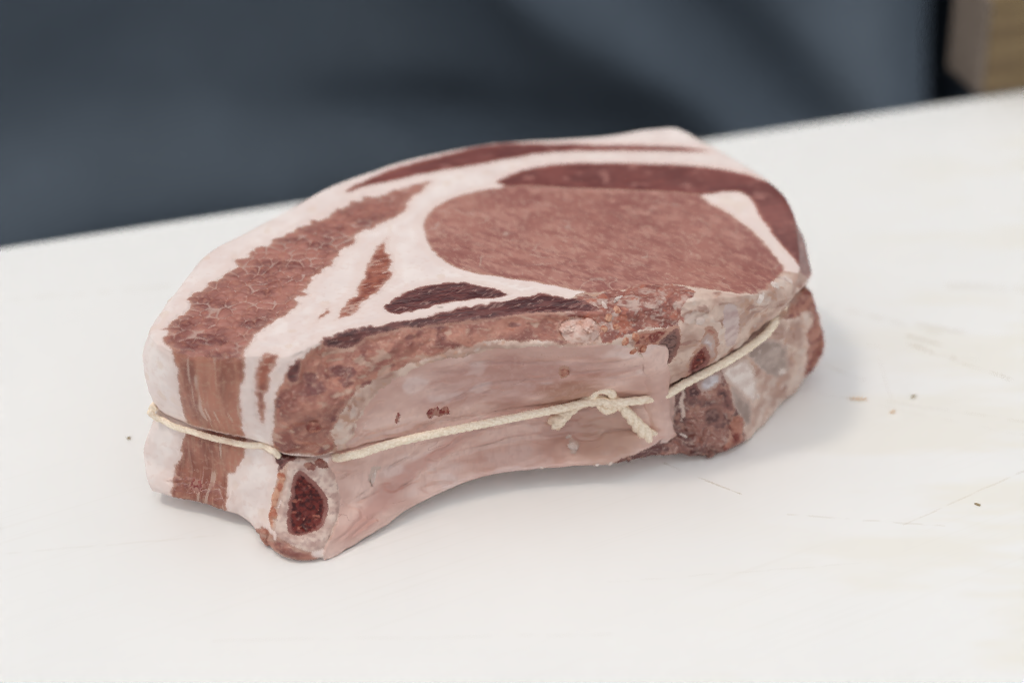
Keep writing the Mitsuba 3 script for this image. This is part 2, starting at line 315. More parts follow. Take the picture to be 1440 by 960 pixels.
LOWER_RINGS = [[(-78.19,-65.42,20),(-73.31,-70.07,20),(-66.75,-74.08,20),(-58.93,-76.69,19.5),(-53.33,-78.71,19),(-50.52,-80.16,18.5),(-48.02,-81.6,18),(-42.1,-80.83,17.5),(-36.34,-76.98,17),(-30.45,-73.6,17),(-22.99,-69.96,16.5),(-12.41,-63.52,15),(-1.57,-57.79,14),(9.44,-55.32,14.5),(20.5,-53.33,15.5),(29.15,-53.16,16.5),(35.58,-50.63,17),(40.39,-48.83,18.5),(47.63,-45.9,21),(55.53,-40.93,24),(61.38,-36.51,27),(67.29,-24.55,27),(70.41,-18.88,23.5),(69.96,-14.19,23),(62.84,-2.25,19.5),(57.57,8.44,19.5),(52.14,17.18,19.5),(47.12,24.18,19.5),(42.51,30.96,19.5),(38.94,34.18,19.5),(31.38,32.42,19.5),(21.76,28.99,19.5),(9.82,26.76,19.5),(-1.4,25.02,19.5),(-11.79,21.8,19.5),(-18.75,18.3,19.5),(-25.16,14.91,19.5),(-32.08,9.74,19.5),(-39.86,3.23,19.5),(-45.9,-3.89,19.5),(-51.23,-10.9,19.5),(-58.54,-20.21,19.5),(-65.31,-28.33,19.5),(-67.94,-33.64,19.5),(-70.7,-44.34,19.5),(-73.87,-55.65,19.5)],
  [(-80.6,-66.92,10),(-75.29,-69.77,10),(-68.02,-72.6,10),(-60.23,-76.79,10),(-55.72,-80.92,10),(-52.03,-82.14,9),(-49.87,-86.19,9),(-42.12,-85.39,9),(-34.91,-80.64,8),(-29.8,-76.52,8),(-22.37,-70.94,8),(-12.49,-63.81,8),(-1.57,-58.57,8),(9.49,-55.62,8),(20.63,-53.54,8),(29.86,-52.84,8.5),(37.48,-50.54,8),(43.06,-50.54,8),(52.25,-45.27,8.5),(60.37,-33.84,12),(67.34,-29.09,13),(71.46,-23.33,15),(72.89,-21.72,11),(72.96,-12.19,10),(63.82,-2.06,10),(58.51,8.8,10),(53.01,17.67,10),(47.92,24.78,10),(43.23,31.65,10),(39.6,34.93,10),(31.99,33.21,10),(22.28,29.84,10),(10.16,27.7,10),(-1.31,26.01,10),(-11.97,22.78,10),(-19.13,19.22,10),(-25.72,15.74,10),(-32.82,10.41,10),(-40.75,3.7,10),(-46.86,-3.63,10),(-52.22,-10.82,10),(-59.54,-20.3,10),(-66.29,-28.54,10),(-68.9,-33.93,10),(-71.61,-44.75,10),(-74.73,-56.16,10)],
  [(-79.13,-70.36,3),(-73.24,-74.01,3.2),(-67.63,-75.94,3.2),(-60.37,-79.47,3),(-56.87,-79.9,2),(-54.07,-84.35,1),(-50.27,-91.47,1),(-43.4,-93.35,0.5),(-37.58,-90.75,0.5),(-30.4,-83.82,1),(-22.27,-76.82,2.5),(-12.4,-70.47,4),(-1.56,-66.34,5),(10.17,-64.34,5),(21.15,-63.19,5),(29.18,-59.52,4.5),(38.23,-54.76,2),(44.77,-53.31,0.5),(53.64,-46.75,0.5),(59.94,-36.34,0.5),(65.33,-26.86,0.5),(69.33,-20.24,1),(72.55,-17.34,3),(69.96,-12.19,2),(62.84,-2.25,1),(57.57,8.44,1),(52.14,17.18,1),(47.12,24.18,1),(42.51,30.96,1),(38.94,34.18,1),(31.38,32.42,1),(21.76,28.99,1),(9.82,26.76,1),(-1.4,25.02,1),(-11.79,21.8,1),(-18.75,18.3,1),(-25.16,14.91,1),(-32.08,9.74,1),(-39.86,3.23,1),(-45.9,-3.89,1),(-51.23,-10.9,1),(-58.54,-20.21,1),(-65.31,-28.33,1),(-67.94,-33.64,1),(-70.7,-44.34,1),(-73.87,-55.65,1)]]
# tissues of each chop: part name, tissue, outline in the chart (mm); later ones lie over earlier ones
UPPER_TISSUE = [
  ('outer_muscle', 'cap', [(-40.4,-2.9),(-37.1,2.7),(-30.7,10),(-24,14.3),(-18.4,17.9),(-9.9,22.6),(-1.2,25.3),(10.5,25.2),(24.4,24.4),(37.1,24.4),(46.3,22.3),(51.4,20),(46.1,19.5),(36.8,20),(25.4,19.9),(13.8,19.5),(7.4,18.3),(-1.2,15.1),(-6.8,12.4),(-13.6,10),(-18.2,8.1),(-22,6.5),(-29.1,2.7),(-34.8,0.5),(-37.9,-3.3)]),
  ('cap_muscle', 'cap', [(-5.1,3.1),(-0.5,8.1),(4.6,12),(13.2,14.4),(25.2,14.4),(36.5,14.1),(45.7,12.5),(53.3,10.1),(58.8,6.7),(64.1,-0.9),(67.5,-7.8),(70.4,-13.3),(71.5,-27.6),(71.2,-38.9),(69.9,-41.8),(68.6,-39.6),(65.8,-38.9),(64.6,-35.1),(62.1,-28.3),(58.8,-19.6),(56.3,-12.4),(56.4,-6.6),(53.6,-1.9),(49,-2.6),(41.2,-4.1),(35.6,-4.1),(22.2,-3.5),(10,-2.5),(4.2,-2.2),(-1.2,0.1)]),
  ('belly_muscle', 'belly', [(-17.4,4.2),(-23.6,2.3),(-29,-1.1),(-34.5,-4.8),(-37.7,-7),(-41.7,-12.2),(-45.3,-16.9),(-49.8,-21.5),(-53.7,-25),(-57.5,-30.9),(-62.1,-37.6),(-65.8,-47.5),(-68.8,-53.9),(-71.8,-62.4),(-73.6,-68.5),(-71.7,-75.6),(-70.5,-79.8),(-70,-88.2),(-69.9,-97.7),(-68.6,-103.2),(-63.4,-106.7),(-55.4,-110.6),(-56.4,-103.2),(-57,-94.9),(-56,-86.5),(-55.3,-79.5),(-54.8,-75.4),(-53.7,-71.8),(-53.1,-66.6),(-49.5,-63.6),(-47,-56.4),(-45.2,-51.9),(-42.7,-44.4),(-40.5,-38.8),(-38.2,-33.4),(-36.5,-27.5),(-33.5,-23),(-30.9,-19.4),(-26.2,-14.4),(-24,-8.2),(-21.7,-2.2)]),
  ('inner_muscle', 'inner', [(-27,-23),(-28.1,-28.6),(-26.2,-35.5),(-25.5,-44.5),(-27.8,-50.1),(-31.7,-56.5),(-32.3,-61.5),(-36.3,-63),(-38.4,-65.8),(-36.7,-57.4),(-34,-50),(-33.3,-43.5),(-31.8,-34.4),(-30,-27.5)]),
  ('inner_muscle', 'inner', [(-42.3,-64.5),(-40.8,-59.6),(-39.3,-56.4),(-38.1,-59.6),(-39.4,-62.7),(-41.2,-65.2)]),
  ('inner_muscle', 'inner', [(-52.7,-77.4),(-50.3,-76.2),(-47.6,-77.8),(-48.7,-81.8),(-50,-86.4),(-50.7,-92.9),(-51.4,-101.5),(-52.9,-101),(-53.9,-95.2),(-54,-89),(-53.6,-83.2)]),
  ('connective_tissue', 'connective', [(9.2,-55.9),(20.2,-47.8),(32.8,-45),(43.5,-47.7),(52.7,-50),(61,-38.1),(65.8,-38.9),(69.9,-39.5),(65.2,-50.7),(57.3,-66.5),(47.5,-77.4),(36.3,-87.3),(34.5,-79.5),(27.8,-77.5),(19.7,-73.7),(10.6,-73.4),(8.3,-68.3)]),
  ('loin_muscle', 'eye', [(-20.8,-19.8),(-20.6,-16.2),(-19.4,-12.2),(-16.6,-7.4),(-12.2,-3),(-6.7,0),(-1.2,0.8),(6.2,1.2),(10.1,0.1),(22.3,-0.6),(35.7,-1.5),(44.7,-2.9),(46.9,-6.9),(51.7,-12.5),(56.7,-21.4),(60.2,-30.8),(63,-37.9),(60.5,-39.5),(57.6,-45.5),(56,-50.5),(51.4,-52.5),(48.3,-51.6),(43.3,-50.4),(37.3,-48.1),(33.1,-47.4),(27.9,-49.1),(22.7,-50.7),(17.4,-52),(13.9,-51),(9.3,-48.8),(3.1,-46.2),(-4.2,-43.9),(-7.8,-43.2),(-12.6,-40.5),(-15.8,-36.8),(-18,-32.1),(-19.9,-26.5)]),
  ('dark_muscle', 'dark', [(-27.3,-60.6),(-28,-56.5),(-26.1,-53.6),(-23.2,-50.4),(-19.1,-47.1),(-11.4,-45.5),(-6.2,-46.8),(-2,-49.8),(0.3,-52.4),(-3.1,-54.3),(-4.1,-54.6),(-11.2,-55.2),(-17.2,-58.4),(-23.8,-61.5)]),
  ('red_flesh', 'red', [(12.3,-55.6),(14.6,-53.3),(19.3,-52.3),(23.2,-50.1),(27.9,-48.4),(34.2,-47.4),(40.9,-51.1),(39.6,-55.6),(40.7,-59.2),(39.1,-61.8),(36.8,-62),(36,-65.1),(33.7,-63.5),(28.2,-66.2),(24.3,-68.1),(19.7,-72.3),(18.9,-69.6),(17.9,-64.2),(15.2,-62),(11.4,-61.5),(9.4,-59.4)]),
  ('rib_meat_or_gap_shade', 'ribmeat', [(-41.6,-73.8),(-39.6,-70.9),(-36,-67.9),(-33.1,-66.4),(-24.2,-64),(-12.1,-61.8),(-3,-60),(6.1,-59.3),(10.7,-59.4),(12.2,-62),(12.9,-64.2),(12.1,-70.9),(10.6,-72.4),(3,-71.2),(-3,-71.2),(-9.1,-72.9),(-15.1,-76.5),(-24.1,-80.9),(-31.4,-88.3),(-35.7,-97.1),(-37.3,-102.7),(-36.5,-110.9),(-38.4,-115.6),(-42,-116.5),(-48,-116.3),(-50.4,-112),(-51.1,-108.3),(-50.6,-101.5),(-49.9,-92.4),(-48.5,-85.5),(-45.1,-79.5),(-43,-76.1)]),
  ('dark_muscle', 'dark', [(-40,-71.7),(-36,-68.2),(-33.1,-66.7),(-24.2,-63.7),(-18.2,-61.2),(-12.2,-57.4),(-4.6,-55.6),(1.5,-53),(6.6,-50.7),(11.9,-53),(16.8,-56.5),(20.1,-59.9),(12.2,-59.6),(3,-60.8),(-4.5,-62.6),(-12.1,-64.3),(-19.6,-66.1),(-24.1,-67.3),(-30,-69.6),(-33,-72.9),(-35.2,-74.7),(-37.4,-74.2),(-39.5,-74.2)]),
  ('dark_muscle', 'dark', [(-47,-81.2),(-45.5,-79.5),(-44.4,-80.1),(-44.3,-83.4),(-45,-87.1),(-46.1,-87.8),(-47,-85.5)]),
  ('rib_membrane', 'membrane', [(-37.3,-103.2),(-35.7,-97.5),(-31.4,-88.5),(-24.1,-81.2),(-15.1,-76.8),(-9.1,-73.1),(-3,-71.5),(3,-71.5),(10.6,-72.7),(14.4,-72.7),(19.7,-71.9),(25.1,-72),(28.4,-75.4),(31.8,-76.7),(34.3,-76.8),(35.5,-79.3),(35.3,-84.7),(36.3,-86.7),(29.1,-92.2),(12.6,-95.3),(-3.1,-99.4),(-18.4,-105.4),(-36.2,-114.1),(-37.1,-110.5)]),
  ('membrane_edge', 'connective', [(-38,-104.3),(-36.2,-110.4),(-33.5,-102.4),(-30.9,-93.2),(-27.1,-86.5),(-21.1,-80.5),(-12.1,-76.6),(-3,-73.1),(6,-72.7),(10.6,-73.4),(10.6,-71.4),(3,-70.7),(-3,-70.7),(-9.1,-72.4),(-15.1,-76),(-24,-80.4),(-31.4,-87.8),(-35.6,-96.6)]),
  ('gristle_lump', 'gristle', [(9.9,-64.2),(12.2,-62.2),(16.7,-62),(19,-65),(18.6,-69.3),(15.9,-72.2),(12.1,-71.4),(10.3,-68.3)]),
  ('connective_tissue', 'connective', [(36.8,-55.4),(39.2,-53.4),(40.9,-51.4),(44.7,-52.1),(50.9,-52.6),(56.6,-49.2),(58.8,-42),(61.8,-38),(65.7,-40.1),(69.9,-39.5),(65.2,-50.7),(57.3,-66.5),(47.5,-77.4),(36.3,-87.3),(34.7,-82.9),(35.2,-77.3),(36.5,-69.3),(37.1,-61.9)]),
  ('red_bone', 'redbone', [(25.5,-67.5),(28.2,-66.8),(30.8,-66),(33.6,-64.5),(36.5,-63.8),(36.5,-69.8),(35.8,-73),(34.4,-76.2),(31.4,-76.3),(28.6,-74.7),(25.6,-72)]),
  ('bone_marrow', 'marrowgrey', [(31.1,-71.6),(32.3,-68.7),(33.9,-66.8),(36,-64.1),(36.4,-69.8),(35.8,-73),(34.4,-76.2),(32.8,-74.7)]),
  ('sinew', 'sinew', [(45.4,-55.3),(49.4,-56.6),(50.3,-65.9),(48.2,-68.5),(46.3,-65.3)]),
  ('brown_rim', 'redbone', [(41.5,-64.6),(43.6,-63),(45,-66.1),(45.6,-71.2),(44.3,-74),(41.9,-77.2),(39.2,-79.4),(38.4,-77.6),(39.8,-72.6),(40.9,-69.1)]),
  ('bone_marrow', 'marrow', [(39,-78.1),(39.2,-75),(40,-72.7),(41.7,-69.6),(42.9,-70),(43.9,-71.6),(43.8,-74.1),(40.9,-77.5)]),
  ('cartilage', 'cartilage', [(40.8,-69.5),(41.3,-67.6),(42.1,-66.1),(43.2,-65.9),(44.8,-68.9),(45,-71.7),(44,-72.2),(43.1,-70.3),(42.1,-69.6)]),
  ('blood_spot', 'blood', [(-18.3,-94.7),(-17.4,-93.2),(-16.5,-93.6),(-15.8,-92.3),(-15.3,-93.7),(-14.4,-92),(-13.5,-92.1),(-13.4,-94.8),(-14.4,-94.5),(-15.7,-96),(-16.8,-95.2),(-17.8,-97.4)]),
  ('blood_spot', 'blood', [(-24.7,-95.5),(-24.1,-95.2),(-23.9,-96.6),(-24.5,-99),(-25.1,-98.6)]),
  ('meat_scrap', 'redbone', [(10.1,-79.6),(11,-78.3),(12.5,-78.7),(12.7,-80.1),(11.9,-81.7),(10.6,-81.8)])]
LOWER_TISSUE = [
  ('bone_meat', 'boneflesh', [(34.4,-75.1),(44.7,-69.9),(53.1,-84.8),(53.2,-105.7),(38.2,-112.2),(18,-116),(18,-109),(26.1,-100.5),(33.4,-93.7)]),
  ('belly_muscle', 'belly', [(-69.3,-99.8),(-69.8,-101.8),(-71.8,-105.5),(-71.3,-109.8),(-73.4,-113.2),(-73.6,-119),(-73.7,-124.7),(-68.5,-127.6),(-61.4,-131.2),(-60.4,-124.6),(-60.8,-120.6),(-60.8,-116),(-58.1,-115.2),(-56.7,-110.8),(-56.5,-105.3),(-56.1,-103.9)]),
  ('blood_spot', 'blood', [(-69.6,-119.9),(-69.5,-118.6),(-68.7,-117.4),(-67.4,-117.4),(-66.9,-119.5),(-67.3,-122.2),(-68.8,-122.7)]),
  ('connective_tissue', 'connective', [(45.4,-71.5),(51.2,-64.5),(61.8,-46.6),(68.7,-34.5),(74,-41.1),(75.8,-72.1),(66.6,-82.8),(54.9,-104.2),(52,-102.5),(53.2,-92.6),(49.6,-85.3),(46.4,-76.9)]),
  ('bone_meat', 'boneflesh', [(35.9,-75.2),(38.6,-73.9),(42.3,-72.7),(45.4,-71.5),(46.8,-75.6),(48.5,-80.4),(49.8,-85.3),(50.7,-89),(52.8,-92.6),(52.4,-96.6),(51.5,-102.6),(48,-107.4),(44.7,-110.4),(38.3,-109.9),(23.5,-113.2),(23.2,-110.2),(29.2,-105.7),(35.3,-99.6),(36,-93.6)]),
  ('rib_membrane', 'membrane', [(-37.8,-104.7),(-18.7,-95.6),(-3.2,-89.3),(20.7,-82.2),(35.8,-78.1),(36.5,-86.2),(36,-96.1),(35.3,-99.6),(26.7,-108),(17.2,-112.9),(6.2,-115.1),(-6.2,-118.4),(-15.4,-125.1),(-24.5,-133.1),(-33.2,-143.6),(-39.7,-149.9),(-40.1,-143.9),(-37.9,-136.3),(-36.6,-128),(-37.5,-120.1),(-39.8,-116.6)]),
  ('raw_edge', 'rawedge', [(-47.8,-111.4),(-46.7,-114.2),(-47.5,-122.2),(-49,-125.9),(-49.9,-131.5),(-49.2,-136.7),(-51,-136.6),(-51.7,-131.3),(-50.8,-123.8),(-49.5,-117.7)]),
  ('bone_rim', 'bonerim', [(-47.4,-110.6),(-43.7,-111),(-39,-112.8),(-37,-120.1),(-36.3,-128),(-37.9,-136.3),(-39.9,-143.8),(-43.4,-143.9),(-46.4,-142.2),(-49.2,-140.2),(-50.2,-136.4),(-49.6,-130.3),(-48.7,-125.4),(-47.5,-119.3)]),
  ('bone_marrow', 'marrow', [(-45.7,-115.6),(-44.1,-116.1),(-41.7,-119.6),(-39.5,-123.7),(-38.9,-128.1),(-39.2,-131.9),(-40.5,-136.2),(-43.6,-138),(-46.4,-138.5),(-47.7,-135.8),(-47.5,-129.6),(-46.6,-122.2)]),
  ('rib_meat_or_gap_shade', 'ribmeat', [(-56.5,-134.5),(-53.6,-133.1),(-52.2,-133.8),(-50.6,-137.6),(-49,-139.7),(-46.1,-142),(-43.2,-143.4),(-40.6,-144.4),(-40.1,-149.9),(-47.9,-150),(-54.2,-146.1),(-56.9,-140.9)]),
  ('rib_meat_or_gap_shade', 'dark', [(-51.3,-108),(-45.4,-108.3),(-45.2,-111.1),(-46.4,-112.9),(-47.6,-112.7),(-49.4,-117.5),(-50.4,-114.3)]),  # dark tissue colour here paints the shaded gap above the rib bone end
  ('dark_muscle', 'dark', [(39,-82.3),(41,-80.4),(42.9,-82.1),(41.6,-84.9),(39.1,-86.6)]),
  ('dark_muscle', 'dark', [(45.6,-82.7),(47.9,-81.7),(49.3,-85.4),(50,-89.9),(48.3,-89.5),(46.6,-87.1)]),
  ('cartilage', 'cartilage', [(41,-79.9),(43.2,-77),(45.8,-74.9),(47.3,-77.6),(46.2,-80.6),(43.9,-83.3),(42,-83.4)]),
  ('bone_marrow', 'marrowgrey', [(42.7,-93),(43.3,-89.9),(45,-88),(46.8,-88.9),(47.8,-91.6),(47.3,-93.7),(45.3,-95.4),(43.6,-96)]),
  ('sinew', 'softfat', [(37.3,-81),(38.2,-81),(38.3,-89.6),(38.6,-94),(37.8,-93),(37.3,-87.4)]),
  ('red_nub', 'redbone', [(49.3,-91.7),(51.1,-90.8),(52.5,-92.1),(52.6,-95.8),(51.8,-99.8),(49.5,-103.5),(48,-101),(49.2,-96.2)]),
  ('fat_patch', 'softfat', [(46.3,-74.8),(49.4,-72.3),(52.5,-70.5),(54.6,-73.9),(55.9,-79.6),(55.3,-86.9),(53.4,-85),(50.8,-81.9),(48.8,-79.9)]),
  ('grey_cartilage', 'greycart', [(48.9,-80.4),(50.8,-81.9),(53.4,-85),(54.9,-88.1),(54.6,-92.9),(53.5,-95.1),(52.1,-93.2),(50.3,-88.8)]),
  ('grey_cartilage', 'greycart', [(52.2,-69.3),(54.3,-65.2),(56.3,-63),(58.6,-62.8),(61.2,-64.1),(63.1,-66.1),(64.1,-70.8),(62.1,-75.6),(58.9,-75),(56.2,-73.9),(54.1,-71.3)]),
  ('outer_meat', 'redbone', [(60.7,-56.8),(63.2,-49.9),(67.4,-39.6),(70.8,-38),(74,-46.4),(75.1,-67.2),(72.4,-71.6),(68.7,-72.9),(68.2,-66.2),(68.2,-60.3),(66.4,-60.1),(69.5,-54.7),(70.1,-50.1),(67.2,-50.5),(64.5,-54.8)]),
  ('fat_scrap', 'softfat', [(-31,-121.6),(-30.7,-117.6),(-29.6,-113.6),(-27.8,-112.4),(-28.2,-114.2),(-29.3,-115.8),(-30.2,-118.5)]),
  ('fat_scrap', 'softfat', [(12.6,-102),(13.1,-99.7),(13.9,-102.5),(15,-103.7),(14.6,-106.5),(13.5,-108.2),(12.7,-105.4)])]
# the twine (mm)
TWINE_FRONT = [(-77.32,-68.15,22.43),(-75.28,-67.72,20.18),(-72.21,-70.2,20.1),(-68.05,-72.45,20.22),(-63.88,-74.3,20.09),(-59.95,-75.37,19.86),(-56.09,-76.43,19.63),(-52.75,-77.52,19.44),(-50.4,-80.5,19.85),(-48.28,-79.06,16.25),(-45,-78.7,16.33),(-42.51,-78.22,16.04),(-39.67,-76.42,15.7),(-34.88,-77.99,18.23),(-28.36,-75.2,18.02),(-21.84,-72.41,17.81),(-15.33,-69.62,17.6),(-8.81,-66.83,17.39),(-2.29,-64.04,17.18),(4.23,-61.25,16.97),(10.74,-58.45,16.76),(17.26,-55.66,16.56),(19.74,-56.18,17.33),(21.16,-56.11,16.83),(21.56,-54.71,15.05),(20.83,-53.71,13.88)]
TWINE_BACK = [(20.44,-54.71,15.97),(21.65,-55.51,16.83),(23.22,-55.5,17),(25.13,-54.89,17),(28.33,-53.67,16.81),(30.8,-51.86,16.27),(34.24,-51.06,16.87),(35.72,-50,17.11),(37.84,-48.81,17.79),(41.86,-47.36,19.15),(45.92,-45.73,20.57),(49.25,-44.04,21.78),(54.21,-40.95,23.65),(57.57,-38.42,25.13),(61.61,-31.03,26.09),(60.31,-34.9,33.5),(59.73,-33.45,33.07),(66.09,-15.29,22.5),(66.02,-7.71,21.75),(60.59,-2.2,19.75),(55.31,8.53,19.75),(49.86,17.3,19.75),(44.82,24.33,19.75),(40.19,31.13,19.75),(36.61,34.37,19.75),(29.03,32.62,19.75),(19.39,29.2,19.75),(7.4,26.99,19.75),(-3.88,25.26,19.75),(-14.33,22.04,19.75),(-21.34,18.53,19.75),(-27.8,15.12,19.75),(-34.76,9.9,19.75),(-42.59,3.35,19.75),(-48.64,-3.83,19.75),(-53.98,-10.88,19.75),(-61.29,-20.23,19.75),(-68.06,-28.38,19.75),(-70.68,-33.71,19.75),(-73.42,-44.45,19.75),(-76.58,-55.78,19.75),(-77.32,-68.15,22.43)]
TWINE_K1 = [(17.63,-54.2,15.48),(17.87,-55.34,18.2),(19.24,-55.67,20.04),(21.12,-55.71,19.7),(22.27,-55.1,17.87),(22.05,-53.9,15.66),(20.83,-53.31,14.56)]
TWINE_K2 = [(19.2,-53.9,16.58),(19.66,-55.01,15.23),(21.08,-55.31,14.31),(22.49,-55.1,14.92),(23.13,-54.3,16.09),(22.02,-53.7,17.2)]
TWINE_END1 = [(21.7,-54.21,16.77),(23.24,-55.3,16.33),(25.21,-54.69,13.74),(27.19,-54.37,10.95),(29.32,-54.36,8.14),(30.95,-54.56,6.4)]
TWINE_END2 = [(20.75,-53.91,17.88),(18.07,-54.31,17.57),(15.41,-54.63,16.11),(12.59,-55.08,14.17),(10.72,-55.38,12.32),(8.99,-55.78,10.71)]
FLAP = [[(26.94,-62.42,35.91),(30.76,-60.1,34.28),(33.53,-58.1,32.47)],
  [(27.96,-60.12,30.44),(31.51,-58.17,29.08),(34.17,-55.81,27.14)],
  [(28.92,-56.85,23.94),(32.04,-55.5,22.4),(34.56,-53.33,20.84)],
  [(29.22,-54.16,18.16),(32.56,-53.58,16.34),(34.84,-53.04,15.77)],
  [(29.72,-52.9,13.21),(32.96,-53.58,12.43),(35.25,-52.95,11.87)],
  [(30.5,-52.52,8.55),(33.59,-53,7.86),(36.19,-52.52,7.43)],
  [(32.61,-56.27,5.87),(34.63,-55.02,6.23),(36.79,-53.47,6.45)]]
# shreds: chop, part, tissue, place, size (mm)
SHREDS = [
  ('l', 'meat_shred', 'redbone', 49.69, -48.65, 5.88, 2.6, 2, 1.6),
  ('l', 'meat_shred', 'redbone', 51.07, -46.97, 6.72, 2.4, 1.6, 1.5),
  ('l', 'meat_shred', 'redbone', 50.37, -49.43, 3.72, 2.2, 1.6, 1.4),
  ('l', 'meat_shred', 'redbone', 48.37, -51.26, 2.23, 2.4, 1.5, 1.3),
  ('l', 'meat_shred', 'boneflesh', 44.76, -53.35, 0.72, 2.6, 1.4, 1.3),
  ('l', 'meat_shred', 'boneflesh', 40.5, -54.06, 2.12, 2.4, 1.2, 1.2),
  ('l', 'meat_shred', 'boneflesh', 43.38, -51.85, 5.62, 2.8, 1.6, 1.2),
  ('l', 'meat_shred', 'boneflesh', 39.56, -50.84, 7.25, 2.6, 1.4, 1.2),
  ('l', 'meat_shred', 'boneflesh', 46.92, -47.41, 12.63, 2.4, 1.6, 1.2),
  ('l', 'meat_shred', 'boneflesh', 25.93, -61.47, 4.82, 2.4, 1, 1),
  ('l', 'fat_shred', 'softfat', 21.63, -63.21, 4.82, 1.2, 0.8, 1),
  ('l', 'fat_shred', 'softfat', 18.79, -63.77, 4.82, 0.9, 0.6, 0.9),
  ('l', 'fat_shred', 'softfat', 6.56, -65.07, 4.92, 0.9, 0.6, 0.8),
  ('l', 'fat_shred', 'softfat', 34.28, -54.8, 5.98, 2.4, 1, 1),
  ('l', 'fat_shred', 'softfat', 13.55, -58.85, 6.87, 2.6, 1.8, 0.9),
  ('l', 'fat_shred', 'softfat', 12.66, -55.52, 7.56, 1.6, 0.9, 1),
  ('l', 'fat_shred', 'softfat', -29.79, -75.41, 10.37, 3.2, 1.1, 1.1),
  ('l', 'fat_shred', 'softfat', 38.23, -52.46, 6.01, 2, 0.7, 0.8),
  ('l', 'fat_shred', 'softfat', 56.02, -40.4, 9.11, 1.6, 1.1, 0.9),
  ('l', 'fat_shred', 'softfat', 62.19, -32.58, 10.87, 2.2, 1.5, 1),
  ('u', 'meat_crumb', 'rawedge', 24.28, -64, 36.95, 1.8, 1.5, 1.4),
  ('u', 'meat_crumb', 'rawedge', 26.44, -62.94, 37.39, 2, 1.6, 1.4),
  ('u', 'meat_crumb', 'rawedge', 28.28, -61.6, 33.8, 2, 1.5, 1.5),
  ('u', 'meat_crumb', 'rawedge', 25.95, -62.53, 33.63, 1.8, 1.3, 1.4),
  ('u', 'meat_crumb', 'rawedge', 22.18, -61.99, 39.3, 1.8, 1.4, 1.4),
  ('u', 'meat_crumb', 'rawedge', 20.68, -60.65, 40.98, 1.8, 1.4, 1.2),
  ('u', 'meat_crumb', 'rawedge', 19.74, -62.4, 39.18, 1.6, 1.3, 1.2),
  ('u', 'meat_crumb', 'redbone', 29.29, -61.65, 35.59, 2, 1.5, 1.3),
  ('u', 'meat_crumb', 'redbone', 11.49, -62.91, 29.07, 2.2, 1.4, 1),
  ('u', 'meat_crumb', 'rawedge', 22.53, -59.31, 41.98, 2, 1.4, 1.1),
  ('u', 'fat_shred', 'softfat', 58.04, -42.95, 38.93, 3.2, 2, 1.6),
  ('u', 'fat_shred', 'softfat', 61.78, -35.27, 36.18, 3, 2, 1.6),
  ('u', 'fat_shred', 'softfat', 54.61, -49.44, 39.29, 2.6, 1.6, 1.3),
  ('u', 'fat_shred', 'softfat', 40.72, -56.3, 37.47, 2.2, 1.4, 1.1),
  ('u', 'fat_shred', 'softfat', 23.03, -54.14, 41.9, 3.6, 1, 0.9),
  ('u', 'fat_shred', 'softfat', 19.87, -56.78, 41.96, 3, 0.9, 0.9),
  ('u', 'gristle_lump', 'gristle', 12.15, -62.47, 39.22, 4.6, 3.2, 2.2),
  ('u', 'gristle_lump', 'gristle', 15.79, -62.61, 39.13, 4.8, 3.4, 2.4),
  ('u', 'fat_shred', 'softfat', -15.56, -57.99, 41.94, 1.4, 0.7, 0.9),
  ('u', 'meat_crumb', 'redbone', -41.58, -82.5, 27.05, 3.4, 2.8, 1.2),
  ('l', 'meat_shred', 'ribmeat', -52.51, -87.08, 2.88, 3, 2.6, 2),
  ('l', 'meat_shred', 'ribmeat', -53.51, -87.25, 0.8, 2.6, 2.2, 1.8),
  ('l', 'meat_shred', 'rawedge', -49.97, -84.28, 10.43, 2.2, 1.4, 1.2),
  ('l', 'meat_shred', 'rawedge', -50.41, -86.01, 7.61, 2.2, 1.4, 1.2),
  ('l', 'meat_shred', 'rawedge', -48.73, -82.3, 14.52, 2.2, 1.4, 1.2),
  ('l', 'meat_shred', 'ribmeat', -40.41, -79.89, 16.18, 3, 2, 1.8),
  ('l', 'meat_shred', 'ribmeat', -42.74, -80.95, 16.15, 2.6, 1.6, 1.5)]

# ------------------------------------------------------------------ building a chop
def closed_curve(P, n, u=None):
    """n points along the closed curve through the control points P; u: shared arc parameter of the controls"""
    K = len(P)
    if u is None:
        seg = np.linalg.norm(np.roll(P, -1, 0) - P, axis=1)
        u = np.concatenate([[0], np.cumsum(seg)])
    L = u[-1]
    uu = np.concatenate([u[-5:-1] - L, u, u[1:5] + L])
    PP = np.concatenate([P[-4:], P, P[:1], P[1:5]])
    return PchipInterpolator(uu, PP)(np.arange(n) / n * L), u

def inset(R, r):
    """a ring moved inwards in the plan by r (one number or one per point)"""
    d = np.roll(R, -2, 0) - np.roll(R, 2, 0)
    nrm = np.stack([-d[:, 1], d[:, 0]], 1)
    nrm /= np.linalg.norm(nrm, axis=1, keepdims=True)
    out = R.copy()
    out[:, :2] += nrm * np.reshape(r, (-1, 1))
    return out

